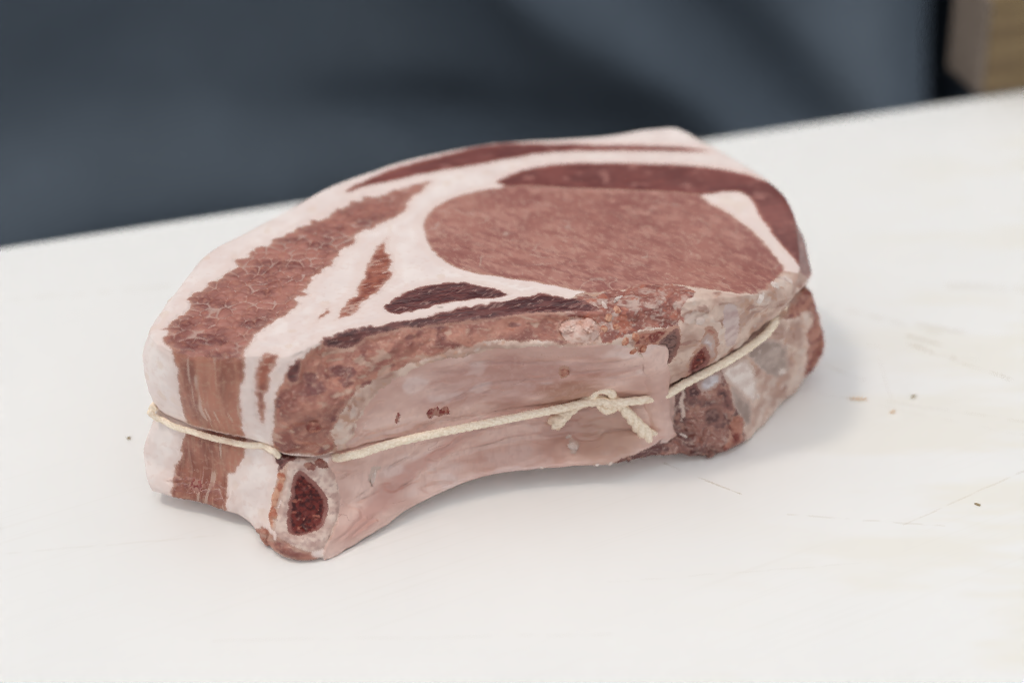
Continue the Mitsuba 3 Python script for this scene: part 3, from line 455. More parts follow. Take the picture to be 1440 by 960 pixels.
def fill_ring(R, step=3.0):
    """triangles over a closed ring, with inner points; returns the inner points and triangles (ring points first)"""
    poly = shapely.Polygon(R[:, :2])
    x0, y0, x1, y1 = poly.bounds
    g = np.stack(np.meshgrid(np.arange(x0, x1, step), np.arange(y0, y1, step)), -1).reshape(-1, 2)
    g[:, 0] += (np.round((g[:, 1] - y0) / step) % 2) * step / 2
    g = g[shapely.contains_xy(poly.buffer(-step * 0.55), g[:, 0], g[:, 1])]
    P = np.vstack([R[:, :2], g])
    t = Delaunay(P).simplices
    c = P[t].mean(1)
    t = t[shapely.contains_xy(poly, c[:, 0], c[:, 1])]
    a = P[t]
    d1, d2 = a[:, 1] - a[:, 0], a[:, 2] - a[:, 0]
    area = d1[:, 0] * d2[:, 1] - d1[:, 1] * d2[:, 0]
    t = np.where((area < 0)[:, None], t[:, ::-1], t)[np.abs(area) > 1e-9]
    z = np.concatenate([R[:, 2], np.full(len(g), R[:, 2].mean())])
    nR = len(R)
    e = np.vstack([t[:, [0, 1]], t[:, [1, 2]], t[:, [2, 0]]]); e = np.vstack([e, e[:, ::-1]])
    A = coo_matrix((np.ones(len(e)), (e[:, 0], e[:, 1])), shape=(len(z), len(z))).tocsr()
    A.data[:] = 1
    deg = np.asarray(A.sum(1)).ravel()
    for _ in range(600):
        z[nR:] = ((A @ z) / deg)[nR:]
    return np.column_stack([P, z])[nR:], t

def loft(rings, n, levels, r_top, r_bot, drop_top=1.0, drop_bot=1.0):
    """a closed solid through control rings given from top to bottom"""
    R0, u = closed_curve(rings[0], n)
    R = [R0] + [closed_curve(q, n, u)[0] for q in rings[1:]]
    res = lambda v: v if np.isscalar(v) else np.interp(np.arange(n) / n * u[-1], u, np.append(v, v[0]))
    r_top, r_bot = res(r_top), res(r_bot)
    top_in, bot_in = inset(R[0], r_top), inset(R[-1], r_bot)
    a, b = R[0].copy(), R[-1].copy()
    a[:, 2] -= drop_top * r_top; b[:, 2] += drop_bot * r_bot
    a0 = inset(R[0], 0.3 * r_top); a0[:, 2] -= 0.25 * drop_top * r_top
    b0 = inset(R[-1], 0.3 * r_bot); b0[:, 2] += 0.25 * drop_bot * r_bot
    stack = np.array([top_in, a0, a] + R[1:-1] + [b, b0, bot_in])
    # height-based parameter
    m = stack.shape[0]
    hz = np.concatenate([[0], np.cumsum(np.linalg.norm(np.diff(stack, axis=0), axis=2).mean(1))])
    S = PchipInterpolator(hz, stack)(np.linspace(0, hz[-1], levels))
    S = gaussian_filter1d(S, 1.2, axis=1, mode='wrap')
    V, Fc = S.reshape(-1, 3), []
    i = np.arange(n); j = (i + 1) % n
    for k in range(levels - 1):
        A, B = k * n, (k + 1) * n
        Fc += [np.stack([A + i, B + i, B + j], 1), np.stack([A + i, B + j, A + j], 1)]
    g, t = fill_ring(S[0]); N = len(V)
    Fc.append(np.where(t < n, t, t - n + N)); V = np.vstack([V, g])
    g, t = fill_ring(S[-1]); N = len(V)
    Fc.append(np.where(t < n, t + (levels - 1) * n, t - n + N)[:, ::-1]); V = np.vstack([V, g])
    m = trimesh.Trimesh(V, np.vstack(Fc), process=False)
    if not m.is_watertight:
        trimesh.repair.fill_holes(m); trimesh.repair.fix_winding(m)
        if m.volume < 0: m.invert()
    return m

def refine(m, length):
    M = manifold3d.Manifold(manifold3d.Mesh(np.asarray(m.vertices, np.float32), np.asarray(m.faces, np.uint32)))
    assert M.status() == manifold3d.Error.NoError, M.status()
    q = M.refine_to_length(length).to_mesh()
    return trimesh.Trimesh(q.vert_properties[:, :3].astype(float), q.tri_verts.astype(int), process=False)


# <params>
RT_UP = np.array([1.6]*5 + [2.2]*4 + [1.6]*7 + [2.0]*6 + [2.4]*3 + [1.5]*21)
RB_UP = np.array([2.3]*5 + [1.3]*4 + [0.5]*7 + [2.6]*7 + [1.3]*23)
RT_LO = np.array([2.3]*5 + [1.3]*4 + [0.5]*7 + [2.8]*7 + [1.3]*23)
RB_LO = np.array([1.0]*4 + [0.8]*4 + [0.6]*8 + [1.4]*6 + [1.2]*24)
# </params>

def chart(P):
    """the skin of a chop laid flat: the top face as it lies, the walls folded down in front of it (mm)"""
    return np.stack([P[:, 0], P[:, 1] + (P[:, 2] - 42.0) * 1.3], 1)

def rounded(poly, times=2):
    P = np.array(poly, float)
    for _ in range(times):
        Q = np.roll(P, -1, 0)
        P = np.stack([0.75 * P + 0.25 * Q, 0.25 * P + 0.75 * Q], 1).reshape(-1, 2)
    return P

def fbm3(P, s, seed=0, octaves=3):
    return meshkit.fbm(P / s, octaves, seed) - 0.5

def cells(P, size, seed):
    """distance between the two nearest centres, and the nearest centre, of a jittered cloud of cells (P in mm, any dimension)"""
    rng = np.random.default_rng(seed)
    lo, hi = P.min(0) - 2 * size, P.max(0) + 2 * size
    g = np.stack(np.meshgrid(*[np.arange(a, b, size) for a, b in zip(lo, hi)]), -1).reshape(-1, P.shape[1])
    g = g + rng.uniform(-0.5, 0.5, g.shape) * size
    g = g[rng.random(len(g)) > 0.22]
    d, i = cKDTree(g).query(P, k=2)
    return d[:, 1] - d[:, 0], g[i[:, 0]]

RAGGED = {'eye': 0.3, 'cap': 0.4, 'belly': 0.8, 'inner': 0.7, 'dark': 0.7, 'ribmeat': 0.8, 'softfat': 1.0, 'greycart': 0.8, 'cartilage': 0.6, 'sinew': 0.8, 'membrane': 0.5, 'red': 1.6, 'connective': 1.2, 'redbone': 0.9}

def build_chop(root, mesh, tissue, texts, seed):
    m = refine(mesh, 0.34)
    V, Fc = m.vertices.copy(), m.faces
    N = np.array(trimesh.Trimesh(V, Fc, process=False).vertex_normals)
    Q = chart(V)
    wob = np.stack([fbm3(V, 2.2, seed + 1, 4), fbm3(V, 2.2, seed + 2, 4)], 1) * 2.0
    wob_fine = np.stack([fbm3(V, 0.9, seed + 3, 2), fbm3(V, 0.9, seed + 4, 2)], 1) * 0.9
    lab, under = np.zeros(len(V), int), np.zeros(len(V), int)   # under: without the blood spots
    f2, centre = cells(Q + 0.35 * wob, 2.6, seed + 8)
    names, kinds = ['fat_cap'], ['fat']
    hidden = (N[:, 1] > 0.45) & (N[:, 2] < 0.75) & (V[:, 0] < 56) | (N[:, 2] < -0.9)
    wall = np.clip((0.75 - N[:, 2]) / 0.3, 0, 1)
    drawn = 2.6 * wall * (meshkit.fbm(np.stack([V[:, 0] / 1.1, V[:, 2] / 7.0, V[:, 1] / 6.0], 1), 3, seed + 40) - 0.5)
    for i, (name, kind, poly) in enumerate(tissue):
        names.append(name); kinds.append(kind)
        R = rounded(poly)
        amp = RAGGED.get(kind, 0.35)
        q = Q + amp * (wob + wob_fine)
        if kind == 'belly':
            q[:, 0] += drawn
            q = np.where((wall < 0.5)[:, None], 0.65 * centre + 0.35 * Q, q)
        hit = shapely.contains_xy(shapely.Polygon(R).buffer(0.5 if kind == 'belly' else 0), q[:, 0], q[:, 1]) & ~hidden
        lab[hit] = i + 1
        if kind != 'blood': under[hit] = i + 1
    # the far right end, which the chart does not reach, takes the tissue next to it
    bare, clad = np.where((lab == 0) & (V[:, 0] > 60) & (N[:, 0] > 0.35))[0], np.where(lab > 0)[0]
    lab[bare] = under[bare] = lab[clad[cKDTree(V[clad]).query(V[bare])[1]]]
    L = lab[Fc]; LU = under[Fc]
    mixed = (L[:, 0] != L[:, 1]) | (L[:, 1] != L[:, 2])
    edge = np.unique(Fc[(LU[:, 0] != LU[:, 1]) | (LU[:, 1] != LU[:, 2])])
    spot = np.unique(Fc[mixed])
    dist = np.minimum(cKDTree(V[edge]).query(V, distance_upper_bound=8.0)[0], 8.0)
    dist = np.where(lab != under, np.minimum(cKDTree(V[spot]).query(V, distance_upper_bound=8.0)[0], 8.0), dist)
    for _ in range(3):
        dist[Fc] = 0.5 * dist[Fc] + 0.5 * dist[Fc].mean(1, keepdims=True)
    kind_of = np.array(kinds)[lab]
    is_ = lambda *k: np.isin(kind_of, k)
    soft = 1 - np.exp(-dist / 0.8)
    other = lab.copy()
    for a, b in ((0, 1), (1, 2), (2, 0)):
        d = L[:, a] != L[:, b]
        other[Fc[d, a]] = L[d, b]; other[Fc[d, b]] = L[d, a]
    near = edge[np.minimum(cKDTree(V[edge]).query(V)[1], len(edge) - 1)]
    pale = np.isin(np.array(kinds), ['fat'])
    custom = (pale[lab[near]] | pale[other[near]]).astype(float)
    for _ in range(2):
        custom[Fc] = 0.4 * custom[Fc] + 0.6 * custom[Fc].mean(1, keepdims=True)
    # relief, in mm along the normal
    h = 0.55 * fbm3(V, 11.0, seed + 5, 3) + 0.16 * fbm3(V, 2.6, seed + 6, 3)
    Vs = V * [1, 1, 0.35]
    net = f2
    custom = np.where(is_('belly'), net, custom)
    top = np.clip((N[:, 2] - 0.4) / 0.4, 0, 1)
    h += np.where(is_('belly'), top * 0.5 * (np.clip(net / 1.1, 0, 1) ** 0.6 - 0.8) - 0.12 * soft, 0)
    u = V[:, 0] - 0.35 * V[:, 1]
    ribs = meshkit.fbm(np.stack([u / 1.0 + 1.5 * fbm3(V, 5, seed + 9), V[:, 2] / 12, u * 0], 1), 3, seed + 10) - 0.5
    h += np.where(is_('belly'), (1 - top) * 0.5 * ribs, 0)
    h += np.where(is_('fat'), 0.14 * fbm3(V, 4.5, seed + 11) + wall * (0.9 * fbm3(V * [1, 1, 0.35], 4.0, seed + 31) + 0.35 * fbm3(V, 1.4, seed + 32)), 0)
    c, s = math.cos(2.1), math.sin(2.1)
    fibre = meshkit.fbm(np.stack([(V[:, 0] * c + V[:, 1] * s) / 3.0, (V[:, 1] * c - V[:, 0] * s) / 0.8, V[:, 2]], 1), 3, seed + 12) - 0.5
    h += np.where(is_('eye'), 0.16 * fibre - 0.10 * soft, 0)
    h += np.where(is_('cap', 'inner'), 0.22 * fbm3(V * [0.4, 1, 1], 1.1, seed + 13) - 0.10 * soft, 0)
    h += np.where(is_('dark'), soft * (0.7 * fbm3(V * [0.45, 1, 1], 1.8, seed + 14) - 0.15), 0)
    h += np.where(is_('ribmeat'), soft * (2.6 * fbm3(V, 7.5, seed + 15, 2) + 1.7 * fbm3(V, 3.6, seed + 16) + 0.8 * fbm3(V, 1.3, seed + 17)), 0)
    h += np.where(is_('membrane'), soft * (1.4 * fbm3(V * [0.6, 1, 1.2], 8.0, seed + 18) + 0.35 * fbm3(V * [0.5, 1, 1], 2.2, seed + 19) - 0.5 * np.exp(-((meshkit.fbm(np.stack([V[:, 0] / 16 - V[:, 2] / 14, V[:, 1] / 12, V[:, 2] / 5], 1), 3, seed + 33) - 0.5) / 0.03) ** 2)), 0)
    h += np.where(is_('red'), soft * (1.8 * fbm3(V, 2.6, seed + 20) + 0.8 * fbm3(V, 0.9, seed + 21)), 0)
    h += np.where(is_('redbone', 'rawedge', 'boneflesh'), soft * np.where(is_('boneflesh'), 1.5, 1.0) * (1.3 * fbm3(V, 1.7, seed + 22) + 0.7 * fbm3(V, 0.75, seed + 23)), 0)
    h += np.where(is_('marrow', 'marrowgrey'), -0.8 * soft + soft * 1.1 * fbm3(V, 0.9, seed + 24, 2), 0)
    h += np.where(is_('bonerim'), 0.7 * soft + 0.3 * fbm3(V, 1.2, seed + 25), 0)
    names_v = np.array(names)[lab]
    h += np.where(names_v == 'membrane_edge', 1.1 * (1 - np.exp(-dist / 1.0)), 0)
    rib = np.exp(-((V[:, 2] - 3 - 0.38 * (V[:, 0] + 36)) / 4.5) ** 2) * np.clip((30 - V[:, 0]) / 30, 0, 1)
    h += np.where(names_v == 'rib_membrane', 1.0 * rib + 0.9 * fbm3(V * [0.7, 1, 1.6], 5.0, seed + 36, 3), 0)
    h += np.where(is_('gristle'), 2.2 * (1 - np.exp(-dist / 1.6)) - 0.5 + soft * 1.3 * fbm3(V, 1.8, seed + 26), 0)
    h += np.where(is_('cartilage'), 0.5 * soft, 0)
    h += np.where(is_('greycart'), -0.5 * soft + 0.3 * soft * fbm3(V, 3, seed + 27), 0)
    h += np.where(is_('connective'), soft * (2.4 * fbm3(V, 6.5, seed + 34, 2) + 2.0 * fbm3(V, 3.2, seed + 28) + 0.8 * fbm3(V, 1.2, seed + 29)), 0)
    scrap = np.isin(np.array(names)[lab], ['fat_scrap', 'meat_scrap', 'red_nub', 'raw_edge'])
    h += np.where(scrap, 0.8 * soft, 0)
    h += np.where(is_('blood'), -0.15 * soft, 0)
    h[hidden] *= 0.4
    V = V + N * h[:, None]
    full = trimesh.Trimesh(V * MM, Fc, process=False)
    VN = np.zeros_like(V)
    fn = np.cross(V[Fc[:, 1]] - V[Fc[:, 0]], V[Fc[:, 2]] - V[Fc[:, 0]])
    for k in range(3): np.add.at(VN, Fc[:, k], fn)
    VN /= np.maximum(np.linalg.norm(VN, axis=1, keepdims=True), 1e-12)
    face_lab = np.where(L[:, 0] == L[:, 1], L[:, 0], np.where(L[:, 1] == L[:, 2], L[:, 1], L[:, 2]))
    for i in np.unique(face_lab):
        f = Fc[face_lab == i]
        used, inv = np.unique(f, return_inverse=True)
        key = number(root + '__' + names[i])
        path = meshkit.write_ply((V[used] * MM, inv.reshape(-1, 3)), uv=np.stack([dist[used], custom[used]], 1), normals=VN[used])
        scene[key] = {'type': 'ply', 'filename': path, 'face_normals': False, 'bsdf': {'type': 'ref', 'id': kinds[i]}}
        if names[i] in texts: labels[key] = {'label': texts[names[i]]}
    return V, VN

# ------------------------------------------------------------------ the ground far below and the cloth behind the board
def floor_fn(p, n, uv):
    return mix((0.030, 0.031, 0.034), (0.050, 0.050, 0.052), fbm(p.x * 6, p.y * 6, 0.0, 3))
scene['floor_paint'] = two({'type': 'principled', 'base_color': proc(floor_fn), 'roughness': 0.7, 'specular': 0.3})
scene['floor'] = mikit.ply(((np.array([[-6, -6, -0.9], [6, -6, -0.9], [6, 6, -0.9], [-6, 6, -0.9]], float)), np.array([[0, 1, 2], [0, 2, 3]])), 'floor_paint')
labels['floor'] = {'label': 'dark floor far below and behind the board', 'category': 'floor', 'kind': 'structure'}

def weave(base):
    def fn(p, n, uv):
        a = fbm(p.x * 40, p.y * 40, p.z * 40, 3)
        t = noise(p.x * 1400, p.y * 300, p.z * 1400)
        return mi.Color3f(base) * (0.82 + 0.25 * a + 0.12 * t)
    return fn
scene['slate_cloth'] = two({'type': 'principled', 'base_color': proc(weave((0.115, 0.148, 0.190))), 'roughness': 0.8, 'specular': 0.25})

def sheet(f, xs, zs, thick):
    """a hanging cloth: depth f(x, z), closed at the back (mm)"""
    X, Z = np.meshgrid(xs, zs)
    Y = f(X, Z)
    n, k = X.shape
    A = np.stack([X, Y, Z], -1).reshape(-1, 3); B = A + [0, thick, 0]
    i = np.arange(n * k).reshape(n, k)
    quad = lambda a, b, c, d: np.vstack([np.stack([a, b, c], -1).reshape(-1, 3), np.stack([a, c, d], -1).reshape(-1, 3)])
    front = quad(i[:-1, :-1], i[:-1, 1:], i[1:, 1:], i[1:, :-1])
    back = front[:, ::-1] + n * k
    rm = np.concatenate([i[0, :], i[1:, -1], i[-1, -2::-1], i[-2:0:-1, 0]])
    r2 = np.roll(rm, -1)
    side = np.vstack([np.stack([rm, rm + n * k, r2 + n * k], 1), np.stack([rm, r2 + n * k, r2], 1)])
    return trimesh.Trimesh(np.vstack([A, B]), np.vstack([front, back, side]), process=False)

def ridge(X, Z, a, b, w):
    """a fold along the line a-b (x, z)"""
    a, b = np.array(a, float), np.array(b, float)
    d = (b - a) / np.linalg.norm(b - a)
    s = (X - a[0]) * -d[1] + (Z - a[1]) * d[0]
    return np.exp(-(s / w) ** 2)

def apron(X, Z):
    h = 40 * ridge(X, Z, (58, -90), (128, -160), 23)
    h += 22 * ridge(X, Z, (12, -90), (50, -170), 22)
    h += 32 * ridge(X, Z, (118, -80), (170, -140), 26)
    h += 10 * np.exp(-((X - 150) / 16) ** 2)
    hem = -108 + 0.10 * (X + 60) - 0.0006 * (X + 40) ** 2
    h += 30 / (1 + np.exp(-(Z - hem) / 7.0)) * np.exp(-((X + 10) / 75) ** 2)
    h += 18 * np.exp(-((Z - hem + 42) / 34) ** 2) * (1 / (1 + np.exp((X - 25) / 10)))
    h -= 8 * np.exp(-((X + 150) / 40) ** 2)
    h -= 190 / (1 + np.exp(-(X - 174) / 1.6)) * (1 / (1 + np.exp((X - 193) / 1.6)))  # deep slot added to the cloth so the gap there goes dark
    h += 3 * (meshkit.fbm(np.stack([X / 50, Z / 70, X * 0], -1), 3, 5) - 0.5)
    return 405 - h
a = thing('apron', 'slate blue-grey cloth apron with soft folds, out of focus behind the board', 'apron')
part(a, 'cloth', scaled(sheet(apron, np.concatenate([np.linspace(-420, 164, 180), np.linspace(165, 205, 81), np.linspace(210, 420, 40)]), np.linspace(-620, 270, 240), 3.0)), 'slate_cloth')  # unseen upper part, carried up to shape sky reflections on the meat

# ------------------------------------------------------------------ cutting board
EDGE0, EDIR = np.array([-134.3, 50.3]), np.array([0.9437, 0.3308])
EPER = np.array([0.3308, -0.9437])
def board_xy(s, t): return EDGE0 + EDIR * s + EPER * t

MARKS = [  # knife cuts and rubbed-in stains on the plastic: ends (mm), half width, strength
 ((96.5, -1.2), (118.5, -18.0), 0.32, 0.75), ((97.5, -1.8), (106.5, -8.0), 0.50, 0.8), ((97.0, 2.6), (104.0, -1.5), 0.9, 0.45),
 ((76.0, -12.0), (83.5, -18.5), 0.45, 0.40), ((34.0, -54.5), (50.5, -67.0), 0.22, 0.85), ((84.5, -79.0), (135.0, -43.0), 0.30, 0.30),
 ((60.0, -75.0), (93.0, -79.5), 0.45, 0.22), ((88.0, -28.0), (122.0, -38.0), 0.3, 0.28), ((100.0, 9.0), (110.0, 4.5), 1.6, 0.22),
 ((80.0, 18.0), (104.0, 4.0), 1.8, 0.16), ((112.0, 28.0), (140.0, 25.0), 2.6, 0.20), ((86.0, -2.0), (112.0, -9.0), 0.25, 0.22),
 ((88.4, -9.0), (88.9, -27.0), 0.2, 0.22), ((-150.0, -96.0), (-30.0, -78.0), 0.5, 0.10), ((-60.0, -120.0), (20.0, -118.0), 0.4, 0.10),
 ((20.0, -100.0), (75.0, -93.0), 0.3, 0.12), ((62.0, -20.0), (120.0, -44.0), 0.25, 0.16), ((-130.0, 20.0), (-88.0, 28.0), 1.6, 0.10)]
def board_fn(p, n, uv):
    x, y = p.x * 1000, p.y * 1000
    c = mix((0.800, 0.806, 0.806), (0.835, 0.838, 0.834), fbm(x / 45, y / 45, 0.0, 3))
    warm = smoothstep(0.46, 0.72, fbm(x / 38 + 4.0, y / 11, 3.0, 4)) * smoothstep(55.0, 115.0, x - 0.3 * y)
    c = mix(c, (0.79, 0.765, 0.69), 0.55 * warm)
    lines = fbm((x * 0.86 + y * 0.5) / 70, (y * 0.86 - x * 0.5) / 0.5, 1.0, 2)
    c = mix(c, (0.76, 0.745, 0.71), 0.25 * smoothstep(0.66, 0.8, lines) * fbm(x / 25, y / 25, 9.0, 2))
    g = fbm(x / 0.9, y / 0.9, 4.0, 3)
    for (a, b, w, k) in MARKS:
        d = np.subtract(b, a); L = float(np.hypot(*d)); d = d / L
        t = dr.clip((x - a[0]) * d[0] + (y - a[1]) * d[1], 0, L)
        wx = 0.5 * (noise(t / 4.0, a[0], a[1]) - 0.5)
        dist = dr.sqrt(dr.square(x - a[0] - t * d[0] - wx * d[1]) + dr.square(y - a[1] - t * d[1] + wx * d[0]))
        along = smoothstep(0.25, 0.6, noise(t / 3.0, a[1], 7.0) * 0.6 + 0.4 * g)
        c = mix(c, (0.50, 0.42, 0.30), 0.75 * k * along * (1 - smoothstep(0.35 * w, w * 1.2, dist)))
    return c
def board_bump(p, n, uv):
    x, y = p.x * 1000, p.y * 1000
    return 0.5 * fbm(x / 3, y / 3, 0.0, 3) + 0.5 * fbm((x * 0.86 + y * 0.5) / 60, (y * 0.86 - x * 0.5) / 0.7, 1.0, 2)
scene['board_plastic'] = two({'type': 'bumpmap', 'arbitrary': proc(board_bump, eps=1e-4), 'scale': 6e-5,
    'bsdf': {'type': 'principled', 'base_color': proc(board_fn), 'roughness': 0.42, 'specular': 0.45}})
outline = shapely.Polygon([board_xy(s, t) for s, t in ((-240, 0), (420, 0), (420, 360), (-240, 360))])
R = 2.5
# rounded upper rim from the hull of the rings (top ring at z = 0, widest ring R below it)
rings = []
for k in range(6):
    ang = k / 5 * math.pi / 2
    ring = np.array(outline.buffer(-14).buffer(14 - R * (1 - math.cos(ang)), quad_segs=10).exterior.coords)[:-1]
    rings.append(np.column_stack([ring, np.full(len(ring), -R + R * math.sin(ang))]))
low = np.array(outline.buffer(-14).buffer(14, quad_segs=10).exterior.coords)[:-1]
rings.append(np.column_stack([low, np.full(len(low), -18.0)]))
hull = trimesh.Trimesh(*[getattr(trimesh.PointCloud(np.vstack(rings)).convex_hull, k) for k in ('vertices', 'faces')], process=False)
bd = thing('cutting_board', 'white plastic cutting board with knife marks and brownish stains under the meat', 'cutting board')
part(bd, 'slab', scaled(hull), 'board_plastic', smooth=20)

# ------------------------------------------------------------------ wooden block on the far corner of the board
def wood_fn(p, n, uv):
    x, y, z = p.x * 1000, p.y * 1000, p.z * 1000
    g = fbm((x * 0.94 + y * 0.33) / 26, (y * 0.94 - x * 0.33) / 2.0, z / 1.8, 3)
    c = mix((0.15, 0.098, 0.044), (0.235, 0.165, 0.082), smoothstep(0.3, 0.7, g))
    return mix(c, (0.15, 0.095, 0.05), 0.4 * smoothstep(0.55, 0.7, fbm(x / 9, y / 9, z / 5, 3)))
def endgrain_fn(p, n, uv):
    x, y, z = p.x * 1000, p.y * 1000, p.z * 1000
    r = dr.sqrt(dr.square(y - 120) + dr.square(z + 30))
    return mix((0.14, 0.11, 0.09), (0.22, 0.18, 0.15), fbm(r / 1.4, y / 12, z / 12, 3))
scene['wood'] = two({'type': 'principled', 'base_color': proc(wood_fn), 'roughness': 0.5, 'specular': 0.4})
scene['end_grain'] = two({'type': 'principled', 'base_color': proc(endgrain_fn), 'roughness': 0.6, 'specular': 0.3})
def bevelled(size, r):
    h = np.array(size) / 2 - r
    pts = [np.array([a, b, c]) * h + r * np.array(d) for a in (-1, 1) for b in (-1, 1) for c in (-1, 1)
           for d in ((a, 0, 0), (0, b, 0), (0, 0, c), (a * .707, b * .707, 0), (a * .707, 0, c * .707), (0, b * .707, c * .707))]
    return trimesh.PointCloud(np.array(pts)).convex_hull
wb = thing('wooden_block', 'golden brown wooden block standing blurred on the far right corner of the board', 'wooden block')
ang = math.atan2(EDIR[1], EDIR[0]) - 0.06
def set_block(m, along):
    m = m.copy(); c, s = math.cos(ang), math.sin(ang)
    v = m.vertices + [along, 11.0, 15.6]
    m.vertices = np.column_stack([137.6 + v[:, 0] * c - v[:, 1] * s, 144.0 + v[:, 0] * s + v[:, 1] * c, v[:, 2]]); return m
part(wb, 'body', scaled(set_block(bevelled((70, 22, 31), 1.2), 37.0)), 'wood', smooth=30)
part(wb, 'end_face', scaled(set_block(bevelled((2.2, 21.4, 30.4), 0.8), 1.2)), 'end_grain', smooth=30)

# ------------------------------------------------------------------ the two chops
upper = thing('pork_chop', 'upper raw pork chop with pale oval loin muscle, tied on top of the other chop', 'pork chop')
lower = thing('pork_chop', 'lower raw pork chop lying on the board, round red rib bone end at its corner', 'pork chop')
texts_up = {'loin_muscle': 'pale pink oval loin muscle with fine grain', 'belly_muscle': 'red brown lobed muscle laced with thin fat lines',
            'cap_muscle': 'dark red muscle band curving round the loin', 'rib_meat_or_gap_shade': 'brown ragged meat along the upper rib edge',
            'rib_membrane': 'smooth pinkish grey membrane of the concave side', 'gristle_lump': 'pale pink lump of gristle', 'fat_cap': 'white pinkish fat'}
texts_lo = {'belly_muscle': 'striped red brown muscle on the left side', 'bone_rim': 'pale rim of the cut rib bone',
            'rib_membrane': 'smooth pale membrane below the twine', 'fat_cap': 'white pinkish fat', 'red_nub': 'small pink red nub of meat'}
VU, NU = build_chop(upper, loft([np.array(r) for r in UPPER_RINGS], 360, 22, RT_UP, RB_UP), UPPER_TISSUE, texts_up, 10)
VL, NL = build_chop(lower, loft([np.array(r) for r in LOWER_RINGS], 360, 20, RT_LO, RB_LO), LOWER_TISSUE, texts_lo, 50)

SKIN, SKIN_N = np.vstack([VU, VL]), np.vstack([NU, NL])
TREE = cKDTree(SKIN)

# torn shreds and crumbs of tissue that stand off the skin
def shred(root, name, mat, pos, size, seed):
    m = trimesh.creation.icosphere(subdivisions=4, radius=1.0)
    v = m.vertices * (1 + 0.9 * (meshkit.fbm(m.vertices * 1.6 + seed * 7.3, 3, seed)[:, None] - 0.5) + 0.5 * (meshkit.fbm(m.vertices * 5 + seed, 2, seed)[:, None] - 0.5))
    d, i = TREE.query(pos, k=12)
    pos = SKIN[i[0]] - 0.12 * size[2] * SKIN_N[i].mean(0)
    n = SKIN_N[i].mean(0) / np.linalg.norm(SKIN_N[i].mean(0))
    rng = np.random.default_rng(seed)
    a = np.cross(n, rng.normal(size=3)); a /= np.linalg.norm(a); b = np.cross(n, a)
    v = v * np.array(size) / 2
    m.vertices = np.array(pos) + v[:, :1] * a + v[:, 1:2] * b + v[:, 2:] * n
    part(root, name, scaled(m), mat, uv=np.full((len(v), 2), [4.0, 0.0]))
for k, (which, name, mat, x, y, z, a, b, c) in enumerate(SHREDS):
    shred(upper if which == 'u' else lower, name, mat, (x, y, z), (a, b, c), k + 1)

# strip of membrane hanging over the twine
fl = np.array(FLAP)
S0 = PchipInterpolator(np.arange(len(fl)), fl)(np.linspace(0, len(fl) - 1, 60))
S1 = np.stack([PchipInterpolator([0, 1, 2], S0[k])(np.linspace(0, 2, 26)) for k in range(60)])
w = np.linspace(-1, 1, 26)
S1 += (meshkit.fbm(S1 / 3.0, 3, 4)[..., None] - 0.5) * np.array([1.0, 0.9, 0.5])
S1[:, :, 1] -= 0.5 * (1 - w ** 2)[None, :]
back = S1 + np.array([0, 0.9, 0])
i = np.arange(60 * 26).reshape(60, 26)
qd = lambda a, b, c, d: np.vstack([np.stack([a, b, c], -1).reshape(-1, 3), np.stack([a, c, d], -1).reshape(-1, 3)])
ff = qd(i[:-1, :-1], i[1:, :-1], i[1:, 1:], i[:-1, 1:])
rimi = np.concatenate([i[0, :], i[1:, -1], i[-1, -2::-1], i[-2:0:-1, 0]]); r2 = np.roll(rimi, -1); M_ = 60 * 26
flap = trimesh.Trimesh(np.vstack([S1.reshape(-1, 3), back.reshape(-1, 3)]), np.vstack([ff, ff[:, ::-1] + M_, np.stack([rimi, r2, r2 + M_], 1), np.stack([rimi, r2 + M_, rimi + M_], 1)]), process=False)
flap = refine(flap, 0.6)
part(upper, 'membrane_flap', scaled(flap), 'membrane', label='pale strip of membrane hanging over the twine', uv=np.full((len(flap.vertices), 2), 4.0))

# ------------------------------------------------------------------ twine
def curve(P, step=0.25, smooth=0.0):
    P = np.array(P, float)
    u = np.concatenate([[0], np.cumsum(np.maximum(np.linalg.norm(np.diff(P, axis=0), axis=1), 1e-6))])
    t = np.linspace(0, u[-1], max(8, int(u[-1] / step)))
    C = PchipInterpolator(u, P)(t)
    if smooth: C = gaussian_filter1d(C, smooth / step, axis=0, mode='nearest')
    return C

def settle(C, r, free=lambda P: np.zeros(len(P), bool)):
    """lays a cord on the skin: pushes it out wherever it would sink in deeper than a third of its radius"""
    C = C.copy()
    for _ in range(5):
        d, i = TREE.query(C, k=40)
        n = SKIN_N[i].mean(1); n[:, 2] = 0
        n = gaussian_filter1d(n, 16.0, axis=0, mode='nearest')
        n /= np.linalg.norm(n, axis=1, keepdims=True)
        sd = np.quantile(((C[:, None] - SKIN[i]) * n[:, None]).sum(-1), 0.3, axis=1)
        push = np.clip(0.5 * r - sd, 0, 1.0) * ~free(C) * (d[:, 0] < 3)
        C += (gaussian_filter1d(maximum_filter1d(push, 31), 30.0, mode='nearest') * gaussian_filter1d(1.0 - free(C), 4.0))[:, None] * n
    return C

